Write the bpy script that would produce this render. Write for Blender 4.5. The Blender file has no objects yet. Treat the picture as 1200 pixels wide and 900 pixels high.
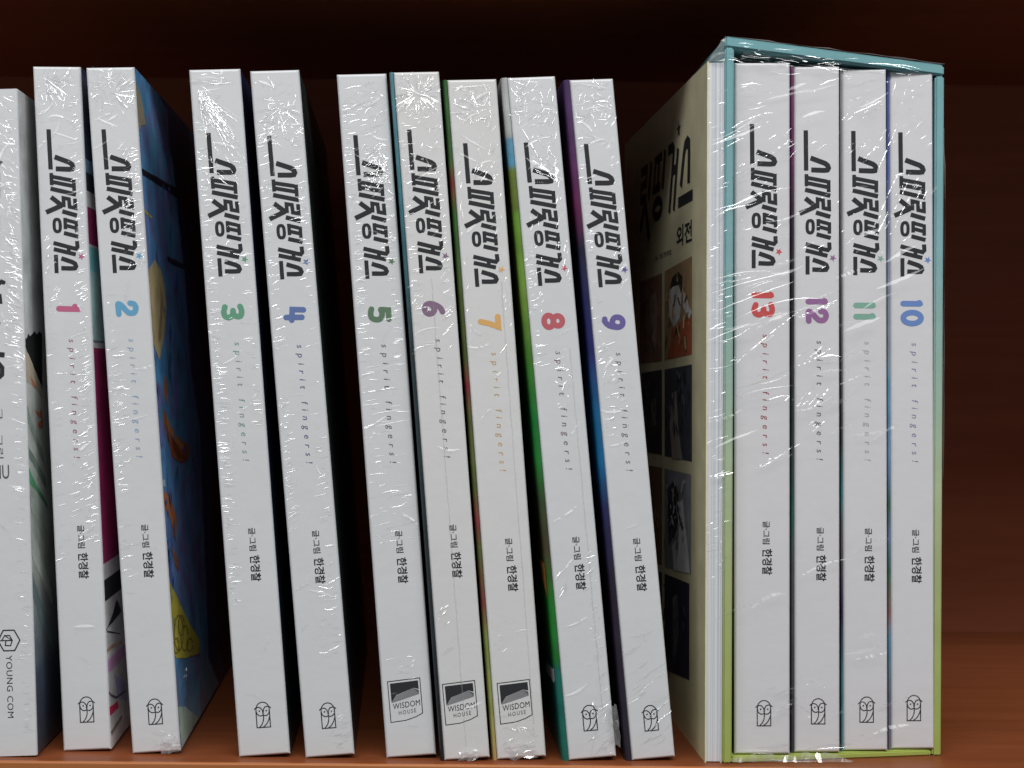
import bpy, bmesh, math, random
from mathutils import Vector, Matrix
from mathutils.geometry import delaunay_2d_cdt
random.seed(7)
scene = bpy.context.scene
COL = scene.collection

# ------------------------------------------------------------------ camera
MM = 0.001
DIST = 0.400                      # camera to the plane of the spines
K = 0.2625 * MM                   # metres per photo pixel on that plane
VPX, VPY = 470.0, 430.0           # where the optical axis meets the photo
ROLL = math.radians(0.5)
HC = 0.1209                       # camera height above the shelf board
cam_d = bpy.data.cameras.new('camera')
cam = bpy.data.objects.new('camera', cam_d)
COL.objects.link(cam)
cam.matrix_world = Matrix.Translation((0, -DIST, HC)) @ Matrix.Rotation(math.pi / 2, 4, 'X') @ Matrix.Rotation(ROLL, 4, 'Z')
cam_d.sensor_width = 36.0
cam_d.lens = 36.0 * (DIST / K) / 1200.0
cam_d.shift_x = (600 - VPX) / 1200.0
cam_d.shift_y = -(450 - VPY) / 1200.0
cam_d.clip_start = 0.01
cam_d.clip_end = 20.0
cam_d.dof.use_dof = True
cam_d.dof.focus_distance = DIST
cam_d.dof.aperture_fstop = 20.0
scene.camera = cam

# ------------------------------------------------------------------ room light
world = bpy.data.worlds.new("World")
scene.world = world
world.use_nodes = True
bg = world.node_tree.nodes['Background']
bg.inputs[0].default_value = (0.93, 0.97, 1.0, 1)
bg.inputs[1].default_value = 0.15

def area(name, loc, target, sx, sy, power, col):
    d = bpy.data.lights.new(name, 'AREA')
    d.shape = 'RECTANGLE'
    d.size, d.size_y = sx, sy
    d.energy = power
    d.color = col
    o = bpy.data.objects.new(name, d)
    COL.objects.link(o)
    o.location = loc
    o.rotation_euler = (Vector(target) - Vector(loc)).to_track_quat('-Z', 'Y').to_euler()
    return o

# fluorescent ceiling fitting in front of and above the shelf, then an added fill lamp
area('ceiling_or_fill_light', (0.05, -0.62, 1.02), (0.03, 0, 0.12), 2.4, 0.16, 17.0, (1.0, 0.995, 0.985))
area('ceiling_or_fill_light', (-0.1, -2.1, 2.2), (0.0, 0, 0.12), 3.0, 0.25, 12, (1.0, 0.995, 0.985))  # added dim fill lamp, reaches deeper into the gaps between books

scene.view_settings.view_transform = 'Standard'
scene.view_settings.look = 'None'
scene.view_settings.exposure = 0.0
scene.view_settings.gamma = 1.0
try:
    scene.cycles.use_denoising = True
    scene.cycles.max_bounces = 10
    scene.cycles.transparent_max_bounces = 24
except Exception:
    pass

# ------------------------------------------------------------------ photo measurements -> metres
CR, SR = math.cos(ROLL), math.sin(ROLL)
def un(px, py):
    dx, dy = px - VPX, py - VPY
    return dx * CR + dy * SR, -dx * SR + dy * CR
def at(px, py, y):
    dx, dy = un(px, py)
    s = K * (DIST + y) / DIST
    return Vector((dx * s, y, HC - dy * s))
def floor_y(px, py):
    """depth at which a point of the photo lies on the shelf board"""
    dx, dy = un(px, py)
    return HC * DIST / (K * dy) - DIST

# ------------------------------------------------------------------ materials
def newmat(name):
    m = bpy.data.materials.new(name)
    m.use_nodes = True
    nt = m.node_tree
    return m, nt, nt.nodes['Principled BSDF']

def solid(name, c, rough=0.4, spec=0.5, vary=0.06, scale=60, coat=0.0, bump=0.0):
    m, nt, b = newmat(name)
    b.inputs['Roughness'].default_value = rough
    b.inputs['Specular IOR Level'].default_value = spec
    if coat:
        b.inputs['Coat Weight'].default_value = coat
        b.inputs['Coat Roughness'].default_value = 0.12
    tc = nt.nodes.new('ShaderNodeTexCoord')
    nz = nt.nodes.new('ShaderNodeTexNoise')
    nz.inputs['Scale'].default_value = scale
    nz.inputs['Detail'].default_value = 5
    nt.links.new(tc.outputs['Object'], nz.inputs['Vector'])
    mx = nt.nodes.new('ShaderNodeMix')
    mx.data_type = 'RGBA'
    mx.inputs[6].default_value = (*[x * (1 - vary) for x in c], 1)
    mx.inputs[7].default_value = (*[min(1, x * (1 + vary)) for x in c], 1)
    nt.links.new(nz.outputs['Fac'], mx.inputs[0])
    nt.links.new(mx.outputs[2], b.inputs['Base Color'])
    if bump:
        bp = nt.nodes.new('ShaderNodeBump')
        bp.inputs['Strength'].default_value = bump
        bp.inputs['Distance'].default_value = 0.0008
        n2 = nt.nodes.new('ShaderNodeTexNoise')
        n2.inputs['Scale'].default_value = 130
        n2.inputs['Detail'].default_value = 3
        nt.links.new(tc.outputs['Object'], n2.inputs['Vector'])
        nt.links.new(n2.outputs['Fac'], bp.inputs['Height'])
        nt.links.new(bp.outputs['Normal'], b.inputs['Normal'])
    return m

def printed(name, h, stops, mode='LINEAR', rough=0.32, mottled=0.25, gain=1.0, paint=None):
    """printed board: colours run down the height h; stops are (fraction from the top, rgb)"""
    m, nt, b = newmat(name)
    b.inputs['Roughness'].default_value = rough
    tc = nt.nodes.new('ShaderNodeTexCoord')
    sp = nt.nodes.new('ShaderNodeSeparateXYZ')
    nt.links.new(tc.outputs['Object'], sp.inputs[0])
    mr = nt.nodes.new('ShaderNodeMapRange')
    mr.inputs['From Min'].default_value = h
    mr.inputs['From Max'].default_value = 0.0
    nt.links.new(sp.outputs['Z'], mr.inputs['Value'])
    nz = nt.nodes.new('ShaderNodeTexNoise')
    nz.inputs['Scale'].default_value = 90
    nz.inputs['Detail'].default_value = 4
    nt.links.new(tc.outputs['Object'], nz.inputs['Vector'])
    ramp = nt.nodes.new('ShaderNodeValToRGB')
    cr = ramp.color_ramp
    cr.interpolation = mode
    while len(cr.elements) > 1:
        cr.elements.remove(cr.elements[-1])
    cr.elements[0].position = stops[0][0]
    cr.elements[0].color = (*stops[0][1], 1)
    for p, c in stops[1:]:
        e = cr.elements.new(p)
        e.color = (*c, 1)
    for e in cr.elements:
        e.color = (*[min(.8, x * gain) for x in e.color[:3]], 1)
    nt.links.new(mr.outputs[0], ramp.inputs[0])
    hs = nt.nodes.new('ShaderNodeHueSaturation')
    src = ramp.outputs[0]
    if paint:       # painted picture: loose washes of several colours
        n3 = nt.nodes.new('ShaderNodeTexNoise')
        n3.inputs['Scale'].default_value = 26
        n3.inputs['Detail'].default_value = 6
        n3.inputs['Distortion'].default_value = 1.6
        mp3 = nt.nodes.new('ShaderNodeMapping')
        mp3.inputs['Scale'].default_value = (1, 1.7, .8)
        nt.links.new(tc.outputs['Object'], mp3.inputs[0])
        nt.links.new(mp3.outputs[0], n3.inputs['Vector'])
        r3 = nt.nodes.new('ShaderNodeValToRGB')
        els = r3.color_ramp.elements
        els[0].position, els[0].color = .32, (*paint[0], 1)
        els[1].position, els[1].color = .70, (*paint[-1], 1)
        for i, c in enumerate(paint[1:-1]):
            e = els.new(.32 + .38 * (i + 1) / (len(paint) - 1))
            e.color = (*c, 1)
        nt.links.new(n3.outputs['Fac'], r3.inputs[0])
        mxp = nt.nodes.new('ShaderNodeMix')
        mxp.data_type = 'RGBA'
        mxp.inputs[0].default_value = .65
        nt.links.new(ramp.outputs[0], mxp.inputs[6])
        nt.links.new(r3.outputs[0], mxp.inputs[7])
        src = mxp.outputs[2]
    m2 = nt.nodes.new('ShaderNodeMapRange')
    m2.inputs['From Min'].default_value = 0.3
    m2.inputs['From Max'].default_value = 0.7
    m2.inputs['To Min'].default_value = 1 - mottled
    m2.inputs['To Max'].default_value = 1 + mottled
    nt.links.new(nz.outputs['Fac'], m2.inputs['Value'])
    nt.links.new(m2.outputs[0], hs.inputs['Value'])
    nt.links.new(src, hs.inputs['Color'])
    nt.links.new(hs.outputs[0], b.inputs['Base Color'])
    return m

def wood(name, c1, c2, rough=0.38, axis='X'):
    m, nt, b = newmat(name)
    b.inputs['Roughness'].default_value = rough
    b.inputs['Specular IOR Level'].default_value = 0.28
    tc = nt.nodes.new('ShaderNodeTexCoord')
    mp = nt.nodes.new('ShaderNodeMapping')
    mp.inputs['Scale'].default_value = (4, 70, 70) if axis == 'X' else (70, 70, 4)
    nt.links.new(tc.outputs['Object'], mp.inputs[0])
    nz = nt.nodes.new('ShaderNodeTexNoise')
    nz.inputs['Scale'].default_value = 2.2
    nz.inputs['Detail'].default_value = 7
    nz.inputs['Distortion'].default_value = 0.6
    nt.links.new(mp.outputs[0], nz.inputs['Vector'])
    rp = nt.nodes.new('ShaderNodeValToRGB')
    rp.color_ramp.elements[0].position = 0.3
    rp.color_ramp.elements[0].color = (*c1, 1)
    rp.color_ramp.elements[1].position = 0.72
    rp.color_ramp.elements[1].color = (*c2, 1)
    nt.links.new(nz.outputs['Fac'], rp.inputs[0])
    nt.links.new(rp.outputs[0], b.inputs['Base Color'])
    bp = nt.nodes.new('ShaderNodeBump')
    bp.inputs['Strength'].default_value = 0.08
    bp.inputs['Distance'].default_value = 0.0004
    nt.links.new(nz.outputs['Fac'], bp.inputs['Height'])
    nt.links.new(bp.outputs['Normal'], b.inputs['Normal'])
    return m

def film_mat(name, refl, rough, milk):
    m = bpy.data.materials.new(name)
    m.use_nodes = True
    nt = m.node_tree
    nt.nodes.remove(nt.nodes['Principled BSDF'])
    out = [n for n in nt.nodes if n.type == 'OUTPUT_MATERIAL'][0]
    tr = nt.nodes.new('ShaderNodeBsdfTransparent')
    gl = nt.nodes.new('ShaderNodeBsdfGlossy')
    gl.inputs['Roughness'].default_value = rough
    df = nt.nodes.new('ShaderNodeBsdfTranslucent')
    df.inputs['Color'].default_value = (0.9, 0.9, 0.92, 1)
    d2 = nt.nodes.new('ShaderNodeBsdfDiffuse')
    d2.inputs['Color'].default_value = (0.9, 0.9, 0.92, 1)
    m0 = nt.nodes.new('ShaderNodeMixShader')
    m0.inputs[0].default_value = 0.7
    nt.links.new(df.outputs[0], m0.inputs[1])
    nt.links.new(d2.outputs[0], m0.inputs[2])
    m1 = nt.nodes.new('ShaderNodeMixShader')
    m1.inputs[0].default_value = milk
    nt.links.new(tr.outputs[0], m1.inputs[1])
    nt.links.new(m0.outputs[0], m1.inputs[2])
    m2 = nt.nodes.new('ShaderNodeMixShader')
    m2.inputs[0].default_value = refl
    nt.links.new(m1.outputs[0], m2.inputs[1])
    nt.links.new(gl.outputs[0], m2.inputs[2])
    nt.links.new(m2.outputs[0], out.inputs[0])
    return m

M = {}
M['paper'] = solid('glossy_white_paper', (0.735, 0.748, 0.768), 0.34, 0.5, 0.035, 45, 0.35, 0.20)
M['paper_warm'] = solid('warm_white_paper', (0.752, 0.750, 0.748), 0.34, 0.5, 0.04, 30, 0.35, 0.20)
M['paper_rose'] = solid('rose_white_paper', (0.752, 0.742, 0.762), 0.34, 0.5, 0.04, 30, 0.35, 0.20)
M['pages'] = solid('page_paper', (0.70, 0.69, 0.66), 0.7, 0.2, 0.06, 200)
M['ink'] = solid('black_ink', (0.034, 0.035, 0.039), 0.4, 0.4, 0.1)
M['grey_ink'] = solid('grey_ink', (0.13, 0.13, 0.14), 0.4, 0.4, 0.1)
M['mid_ink'] = solid('mid_grey_ink', (0.30, 0.30, 0.31), 0.4, 0.4, 0.1)
M['crease'] = film_mat('film_crease', 0.22, 0.16, 0.02)
M['sheen'] = film_mat('soft_film_fold', 0.075, 0.34, 0.035)
M['film'] = film_mat('crumpled_film', 0.10, 0.16, 0.22)
M['shelf'] = wood('red_brown_wood', (0.19, 0.053, 0.019), (0.245, 0.071, 0.026), 0.42)
M['back'] = wood('dark_red_wood', (0.25, 0.073, 0.034), (0.31, 0.094, 0.044), 0.55)
M['band'] = wood('edge_banding', (0.40, 0.135, 0.042), (0.48, 0.175, 0.06), 0.35)

# ------------------------------------------------------------------ mesh helpers
def link(name, mesh, mats, parent=None):
    o = bpy.data.objects.new(name, mesh)
    for m in (mats if isinstance(mats, (list, tuple)) else [mats]):
        mesh.materials.append(m)
    COL.objects.link(o)
    if parent:
        o.parent = parent
    return o

def from_bm(name, bm, mats, parent=None, smooth=False):
    me = bpy.data.meshes.new(name)
    bm.normal_update()
    bm.to_mesh(me)
    bm.free()
    if smooth:
        for p in me.polygons:
            p.use_smooth = True
    return link(name, me, mats, parent)

def box_bm(bm, x0, x1, y0, y1, z0, z1):
    v = [bm.verts.new(p) for p in ((x0, y0, z0), (x1, y0, z0), (x1, y1, z0), (x0, y1, z0),
                                   (x0, y0, z1), (x1, y0, z1), (x1, y1, z1), (x0, y1, z1))]
    for f in ((0, 3, 2, 1), (4, 5, 6, 7), (0, 1, 5, 4), (1, 2, 6, 5), (2, 3, 7, 6), (3, 0, 4, 7)):
        bm.faces.new([v[i] for i in f])
    return bm

def hexa(bm, p):
    v = [bm.verts.new(q) for q in p]
    for f in ((0, 3, 2, 1), (4, 5, 6, 7), (0, 1, 5, 4), (1, 2, 6, 5), (2, 3, 7, 6), (3, 0, 4, 7)):
        bm.faces.new([v[i] for i in f])
    return bm

def box(name, x0, x1, y0, y1, z0, z1, mat, parent=None, bevel=0.0, seg=2):
    bm = box_bm(bmesh.new(), x0, x1, y0, y1, z0, z1)
    if bevel:
        bmesh.ops.bevel(bm, geom=list(bm.edges), offset=bevel, segments=seg, affect='EDGES', profile=0.5)
    return from_bm(name, bm, mat, parent)

def smooth_pts(pts, n=8, closed=False):
    out = []
    P = [Vector(p) for p in pts]
    N = len(P)
    rng = range(N) if closed else range(N - 1)
    for i in rng:
        if closed:
            a, b, c, d = P[i - 1], P[i], P[(i + 1) % N], P[(i + 2) % N]
        else:
            a, b, c, d = P[max(i - 1, 0)], P[i], P[i + 1], P[min(i + 2, N - 1)]
        for k in range(n):
            t = k / n
            out.append(0.5 * ((2 * b) + (c - a) * t + (2 * a - 5 * b + 4 * c - d) * t * t + (3 * b - a - 3 * c + d) * t ** 3))
    if not closed:
        out.append(P[-1])
    return out

class Ink:
    """flat printed shapes in (u, v) units; overlapping strokes are merged into one clean sheet per colour"""
    def __init__(self, place):
        self.place = place
        self.polys = {}
    def add(self, pts, mi):
        self.polys.setdefault(mi, []).append([(p[0], p[1]) for p in pts])
    def poly(self, pts, mi=0):
        self.add(pts, mi)
    def stroke(self, pts, w, rnd=False, closed=False, mi=0):
        P = [Vector((p[0], p[1])) for p in pts]
        n = len(P)
        segs = n if closed else n - 1
        for i in range(segs):
            p, q = P[i], P[(i + 1) % n]
            d = (q - p).normalized()
            nn = Vector((-d.y, d.x)) * (w / 2)
            self.add((p + nn, p - nn, q - nn, q + nn), mi)
        for i in (range(n) if closed else range(1, n - 1)):     # mitred joints
            d0 = (P[i] - P[i - 1]).normalized()
            d1 = (P[(i + 1) % n] - P[i]).normalized()
            cr = d0.x * d1.y - d0.y * d1.x
            if abs(cr) < 1e-4:
                continue
            sg = -1 if cr > 0 else 1
            n0 = Vector((-d0.y, d0.x)) * sg
            n1 = Vector((-d1.y, d1.x)) * sg
            mid = (n0 + n1).normalized()
            c = mid.dot(n0)
            ln = w / 2 / c if c > 0.5 else w / 2
            self.add((P[i], P[i] + n0 * (w / 2), P[i] + mid * ln, P[i] + n1 * (w / 2)), mi)
        if rnd and not closed:
            for p in (P[0], P[-1]):
                self.disc(p.x, p.y, w / 2, 16, mi)
    def ellipse(self, cu, cv, ru, rv, w, n=28, mi=0):
        self.stroke([(cu + ru * math.cos(2 * math.pi * k / n), cv + rv * math.sin(2 * math.pi * k / n)) for k in range(n)], w, closed=True, mi=mi)
    def disc(self, cu, cv, r, n=12, mi=0):
        self.poly([(cu + r * math.cos(2 * math.pi * k / n), cv + r * math.sin(2 * math.pi * k / n)) for k in range(n)], mi)
    def star(self, cu, cv, r, rot=0.0, mi=0):
        pts = []
        for k in range(10):
            a = rot + math.pi * k / 5
            q = r if k % 2 == 0 else r * 0.42
            pts.append((cu + q * math.cos(a), cv + q * math.sin(a)))
        self.poly(pts, mi)
    def text(self, body, u0, u1, v0, v1, bold=0.0, spacing=1.0, upright=False, mi=0, shear=0.0):
        """letters fitted to the box; upright=False runs down the spine with letter tops to the right"""
        c = bpy.data.curves.new('lettering', 'FONT')
        c.body = body
        c.space_character = spacing
        c.offset = bold
        c.resolution_u = 3
        o = bpy.data.objects.new('lettering', c)
        COL.objects.link(o)
        dg = bpy.context.evaluated_depsgraph_get()
        me = bpy.data.meshes.new_from_object(o.evaluated_get(dg))
        xs = [v.co.x for v in me.vertices]
        ys = [v.co.y for v in me.vertices]
        x0, x1, y0, y1 = min(xs), max(xs), min(ys), max(ys)
        vs = []
        for v in me.vertices:
            a = (v.co.x - x0) / (x1 - x0)
            b = (v.co.y - y0) / (y1 - y0)
            if upright:
                vs.append((u0 + a * (u1 - u0), v1 + b * (v0 - v1) - shear * a))
            else:
                vs.append((u0 + b * (u1 - u0), v0 + a * (v1 - v0) + b * shear))
        for p in me.polygons:
            self.add([vs[i] for i in p.vertices], mi)
        bpy.data.objects.remove(o)
        bpy.data.curves.remove(c)
        bpy.data.meshes.remove(me)
    def build(self, name, mats, parent, facing):
        bm = bmesh.new()
        F = Vector(facing)
        for mi, polys in self.polys.items():
            xs = [p[0] for q in polys for p in q]
            ys = [p[1] for q in polys for p in q]
            cx, cy = (min(xs) + max(xs)) / 2, (min(ys) + max(ys)) / 2
            sc = 100.0 / max(max(xs) - min(xs), max(ys) - min(ys), 1e-9)
            vin, fin = [], []
            for q in polys:
                area2 = sum(q[i - 1][0] * q[i][1] - q[i][0] * q[i - 1][1] for i in range(len(q)))
                if abs(area2) * sc * sc < 1e-5:
                    continue
                if area2 < 0:
                    q = q[::-1]
                fin.append(list(range(len(vin), len(vin) + len(q))))
                vin += [Vector(((p[0] - cx) * sc, (p[1] - cy) * sc)) for p in q]
            vo, eo, fo, ov, oe, of = delaunay_2d_cdt(vin, [], fin, 0, 1e-4)
            bv = [bm.verts.new(self.place(v.x / sc + cx, v.y / sc + cy, mi)) for v in vo]
            for f, org in zip(fo, of):
                if org:
                    nf = bm.faces.new([bv[i] for i in f])
                    nf.material_index = mi
        bmesh.ops.delete(bm, geom=[v for v in bm.verts if not v.link_faces], context='VERTS')
        bm.normal_update()
        flip = [f for f in bm.faces if f.normal.dot(F) < 0]
        if flip:
            bmesh.ops.reverse_faces(bm, faces=flip)
        return from_bm(name, bm, mats, parent)

# ------------------------------------------------------------------ film creases
TILT = math.radians(25)
def ribbon(bm, pts, w, lift, nrm, mi=0):
    """thin raised fold of film along pts (local x, z on the spine plane); nrm = its facet normal.
    Steep folds are broken into short overlapping facets, the way stretched film puckers."""
    n = len(pts)
    tot = Vector((pts[-1][0] - pts[0][0], 0, pts[-1][1] - pts[0][1]))
    if tot.length < 1e-6:
        return
    td = tot.normalized()
    if abs(td.dot(nrm)) > 0.17:
        step = 0.0007
        m = max(2, int(tot.length / step))
        for i in range(m):
            if random.random() < 0.22:
                continue
            f = (i + 0.5) / m
            k = min(int(f * (n - 1)), n - 2)
            g = f * (n - 1) - k
            px = pts[k][0] * (1 - g) + pts[k + 1][0] * g
            pz = pts[k][1] * (1 - g) + pts[k + 1][1] * g
            q = 2 * f - 1
            hw = w * 0.5 * (1 - 0.8 * q * q)
            nn = (nrm + Vector((random.gauss(0, .05), 0, random.gauss(0, .05)))).normalized()
            t = (td - nn * td.dot(nn)).normalized()
            sd = nn.cross(t)
            hl = tot.length / m * random.uniform(.5, .62)
            out = abs(t.y) * hl + abs(sd.y) * hw
            c = Vector((px, -lift - out, pz))
            vs = [bm.verts.new(c + t * a_ * hl + sd * b_ * hw) for a_, b_ in ((-1, -.6), (1, -1), (1, .6), (-1, 1))]
            bm.faces.new(vs).material_index = mi
        return
    prev = None
    for i, p in enumerate(pts):
        a = pts[max(i - 1, 0)]
        b = pts[min(i + 1, n - 1)]
        t = Vector((b[0] - a[0], 0, b[1] - a[1]))
        if t.length < 1e-9:
            return
        t.normalize()
        s = nrm.cross(t)
        if s.length < 1e-6:
            return
        s.normalize()
        q = 2 * i / (n - 1) - 1
        hw = w * 0.5 * (1 - 0.9 * q * q) * random.uniform(.7, 1.15)
        c = Vector((p[0], -lift - abs(s.y) * w * 0.5, p[1]))
        cur = (bm.verts.new(c - s * hw), bm.verts.new(c + s * hw))
        if prev:
            f = bm.faces.new((prev[0], cur[0], cur[1], prev[1]))
            f.smooth = True
            f.material_index = mi
        prev = cur

def crease(bm, ku, h, w_book, u, v, ang, length, width, bend=0.0, lift=0.00012, jit=5.5, clip=True, mi=0):
    """ang in degrees in photo sense (0 = to the right, 90 = up); u, v the middle, in spine pixels"""
    a = math.radians(ang)
    n = 5
    pts = []
    for i in range(n):
        t = i / (n - 1) - 0.5
        uu = u + math.cos(a) * t * length - math.sin(a) * bend * (0.25 - t * t) * length
        vv = v - math.sin(a) * t * length - math.cos(a) * bend * (0.25 - t * t) * length
        uu += random.uniform(-0.25, 0.25)
        vv += random.uniform(-0.25, 0.25)
        if clip:
            uu = min(max(uu, 0.6), w_book / ku - 0.6)
            vv = min(max(vv, 0.8), h / ku - 0.8)
        pts.append((uu * ku, h - vv * ku))
    ax = TILT + math.radians(random.gauss(0, jit))
    az = math.radians(random.gauss(0, jit * 1.6))
    nrm = Vector((math.sin(az), -math.cos(ax) * math.cos(az), math.sin(ax)))
    ribbon(bm, pts, width * ku, lift, nrm.normalized(), mi)

def creases(name, parent, ku, h, w, spec):
    bm = bmesh.new()
    wu = w / ku
    for s in spec:
        kind = s[0]
        if kind == 'scatter':
            _, u0, u1, v0, v1, a, sp, l0, l1, n = s[:10]
            n = int(n * 1.3)
            for _i in range(n):
                crease(bm, ku, h, w, random.uniform(u0, u1), random.uniform(v0, v1), random.gauss(a, sp),
                       random.uniform(l0, l1), random.uniform(0.3, 0.8), random.uniform(-.5, .5))
        elif kind == 'L' or kind == 'R':
            _, v0, v1, n = s[:4]
            n = int(n * 1.4)
            tilt = s[4] if len(s) > 4 else 0
            for _i in range(n):
                l = random.uniform(3, 12) * (1 if random.random() < .8 else 1.6)
                c0 = random.uniform(1, 9) + l / 2
                crease(bm, ku, h, w, c0 if kind == 'L' else wu - c0, random.uniform(v0, v1), random.gauss(tilt, 7), l,
                       random.uniform(0.28, 0.7), random.uniform(-.3, .3))
        elif kind == 'fan':
            _, u0, v0, a0, a1, l0, l1, n = s[:8]
            for _i in range(int(n * 1.3)):
                a = random.uniform(a0, a1)
                l = random.uniform(l0, l1)
                d = random.uniform(2, 14) + l / 2
                ar = math.radians(a)
                crease(bm, ku, h, w, u0 + math.cos(ar) * d, v0 - math.sin(ar) * d, a + random.gauss(0, 4), l, random.uniform(.35, .95), random.uniform(-.2, .2))
        elif kind == 'line':
            _, u, v, a, l, wd = s[:6]
            crease(bm, ku, h, w, u, v, a, l, wd * .85, s[6] if len(s) > 6 else 0.05, jit=3)
    # broad soft folds of slack film, mostly near the head
    for i in range(16):
        v = random.uniform(6, 120) if i < 9 else random.uniform(120, h / ku - 20)
        u = random.uniform(10, wu - 10)
        crease(bm, ku, h, w, u, v, random.gauss(15, 40), random.uniform(14, 34), random.uniform(1.6, 4.0), random.uniform(-.5, .5), jit=6, mi=1)
    return from_bm(name, bm, [M['crease'], M['sheen']], parent, smooth=False)

def crumple(bm, c, sx, sy, sz, seed, n=7):
    """small crumpled tuft of shrink film around point c"""
    rnd = random.Random(seed)
    g = []
    for i in range(n):
        row = []
        for j in range(n):
            p = Vector(c) + Vector(((i / (n - 1) - .5) * sx + rnd.uniform(-.12, .12) * sx, -abs(rnd.gauss(0, .5)) * sy, (j / (n - 1) - .5) * sz + rnd.uniform(-.12, .12) * sz))
            row.append(bm.verts.new(p))
        g.append(row)
    for i in range(n - 1):
        for j in range(n - 1):
            bm.faces.new((g[i][j], g[i + 1][j], g[i + 1][j + 1], g[i][j + 1]))

# ------------------------------------------------------------------ lettering designs (photo pixels on a spine)
TITLE_STROKES = [  # (points, width, rounded)
    ([(15.8, 71.2), (16.2, 118.4)], 4.6, 0),
    ([(21.4, 103.6), (38.4, 110.0), (41.4, 112.4), (42.4, 115.4), (41.2, 117.7), (37.5, 118.2), (22.2, 117.6)], 5.2, 0),
    ([(16.6, 122.5), (16.6, 136.8)], 3.9, 0), ([(42.6, 129.5), (42.6, 143.6)], 3.9, 0),
    ([(18.5, 127.0), (41, 131.3)], 4.1, 0), ([(18.5, 133.2), (41, 137.8)], 4.1, 0),
    ([(14.9, 140.8), (44.6, 147.9)], 4.6, 0),
    ([(43.0, 152.6), (43.2, 163.8), (36.4, 162.3), (36.0, 153.2), (29.6, 151.9), (29.6, 162.6)], 3.9, 0),
    ([(27.6, 167.6), (44.6, 172.6)], 4.6, 0),
    ([(15.2, 150.8), (24.8, 158.6), (25.2, 161.6), (8.6, 168.8)], 5.0, 0),
    ([(30.4, 175.2), (30.4, 188.6)], 3.7, 0), ([(43.4, 179.0), (43.4, 192.3)], 3.7, 0),
    ([(32, 177.9), (42, 180.6)], 3.8, 0), ([(32, 184.5), (42, 187.2)], 3.8, 0),
    ([(28.4, 193.0), (45, 197.4)], 4.3, 0),
    ([(43.2, 202.6), (43.6, 209.4), (41.6, 211.6), (37, 210.6), (15.6, 204.6)], 4.3, 0),
    ([(15.6, 211.9), (41.2, 218.3)], 4.3, 0), ([(33, 210.2), (33.2, 215.0)], 3.9, 0),
    ([(17.8, 218.6), (17.8, 240.2)], 4.2, 0),
    ([(24, 222.8), (36.6, 227.2), (39.8, 229.2), (40.8, 232.2), (39.4, 234.5), (35, 234.8), (23.4, 234.3)], 4.7, 0),
]
TITLE_RING = (20.9, 184.2, 3.6, 7.2, 3.8)

def title(ink, f):
    for pts, w, r in TITLE_STROKES:
        ink.stroke([f(p[0], p[1]) for p in pts], w * 1.12, bool(r))
    cu, cv, ru, rv, w = TITLE_RING
    ring = []
    for k in range(28):
        a = 2 * math.pi * k / 28
        sx = math.copysign(abs(math.cos(a)) ** .75, math.cos(a))
        sy = math.copysign(abs(math.sin(a)) ** .75, math.sin(a))
        ring.append(f(cu + ru * sx, cv + rv * sy))
    ink.stroke(ring, w, closed=True)

DIGITS = {  # strokes in a cell one wide, one high (b up)
    '0': ['ring'],
    '1': [[(0.30, .90), (0.52, .97), (0.50, .5), (0.47, 0.0)]],
    '2': ['s', [(0.06, .70), (0.16, .92), (.5, 1.0), (.86, .88), (.88, .62), (.62, .42), (.25, .22), (.10, .03), (.5, .02), (.95, .03)]],
    '3': ['s', [(0.05, .93), (.45, 1.0), (.85, .92), (.88, .70), (.70, .55), (.38, .52)], 's', [(.38, .52), (.74, .48), (.95, .28), (.82, .06), (.45, 0), (.05, .08)]],
    '4': [[(.12, 1.0), (.05, .38), (.95, .30)], [(.74, .88), (.70, 0.0)]],
    '5': [[(.95, 1.0), (.15, 1.0), (.12, .58)], 's', [(.12, .58), (.5, .64), (.88, .52), (.95, .28), (.78, .04), (.40, 0.0), (.05, .06)]],
    '6': ['s', [(.78, .98), (.42, .86), (.14, .55), (.06, .28), (.22, .05), (.55, 0), (.86, .12), (.90, .36), (.68, .52), (.38, .50), (.14, .36)]],
    '7': [[(.05, .98), (.92, .98), (.62, .5), (.42, 0.0)]],
    '8': ['top', 'bottom'],
    '9': ['s', [(.88, .66), (.70, .46), (.38, .44), (.10, .58), (.10, .84), (.36, 1.0), (.70, .98), (.90, .80), (.88, .52), (.72, .22), (.40, .02), (.18, .02)]],
}
def digits(ink, s, cu, cv, H, Wd, gap, sw):
    total = sum((0.62 if c == '1' and len(s) > 1 else 1.0) * Wd for c in s) + gap * (len(s) - 1)
    v = cv - total / 2
    for c in s:
        cw = (0.62 if c == '1' and len(s) > 1 else 1.0) * Wd
        hh, ww = H - sw, cw - sw
        g = lambda a, b: (cu - hh / 2 + b * hh, v + sw / 2 + a * ww)
        sm = False
        for item in DIGITS[c]:
            if item == 'ring':
                ink.stroke([g(.5 + .5 * math.cos(t * math.pi / 15), .5 + .5 * math.sin(t * math.pi / 15)) for t in range(30)], sw, closed=True)
            elif item == 'top':
                ink.stroke([g(.5 + .42 * math.cos(t * math.pi / 12), .76 + .25 * math.sin(t * math.pi / 12)) for t in range(24)], sw, closed=True)
            elif item == 'bottom':
                ink.stroke([g(.5 + .5 * math.cos(t * math.pi / 12), .25 + .26 * math.sin(t * math.pi / 12)) for t in range(24)], sw, closed=True)
            elif item == 's':
                sm = True
            else:
                pts = [g(*p) for p in item]
                if sm:
                    pts = [(p.x, p.y) for p in smooth_pts([(p[0], p[1]) for p in pts], 6)]
                    sm = False
                ink.stroke(pts, sw, True)
        v += cw + gap

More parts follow.
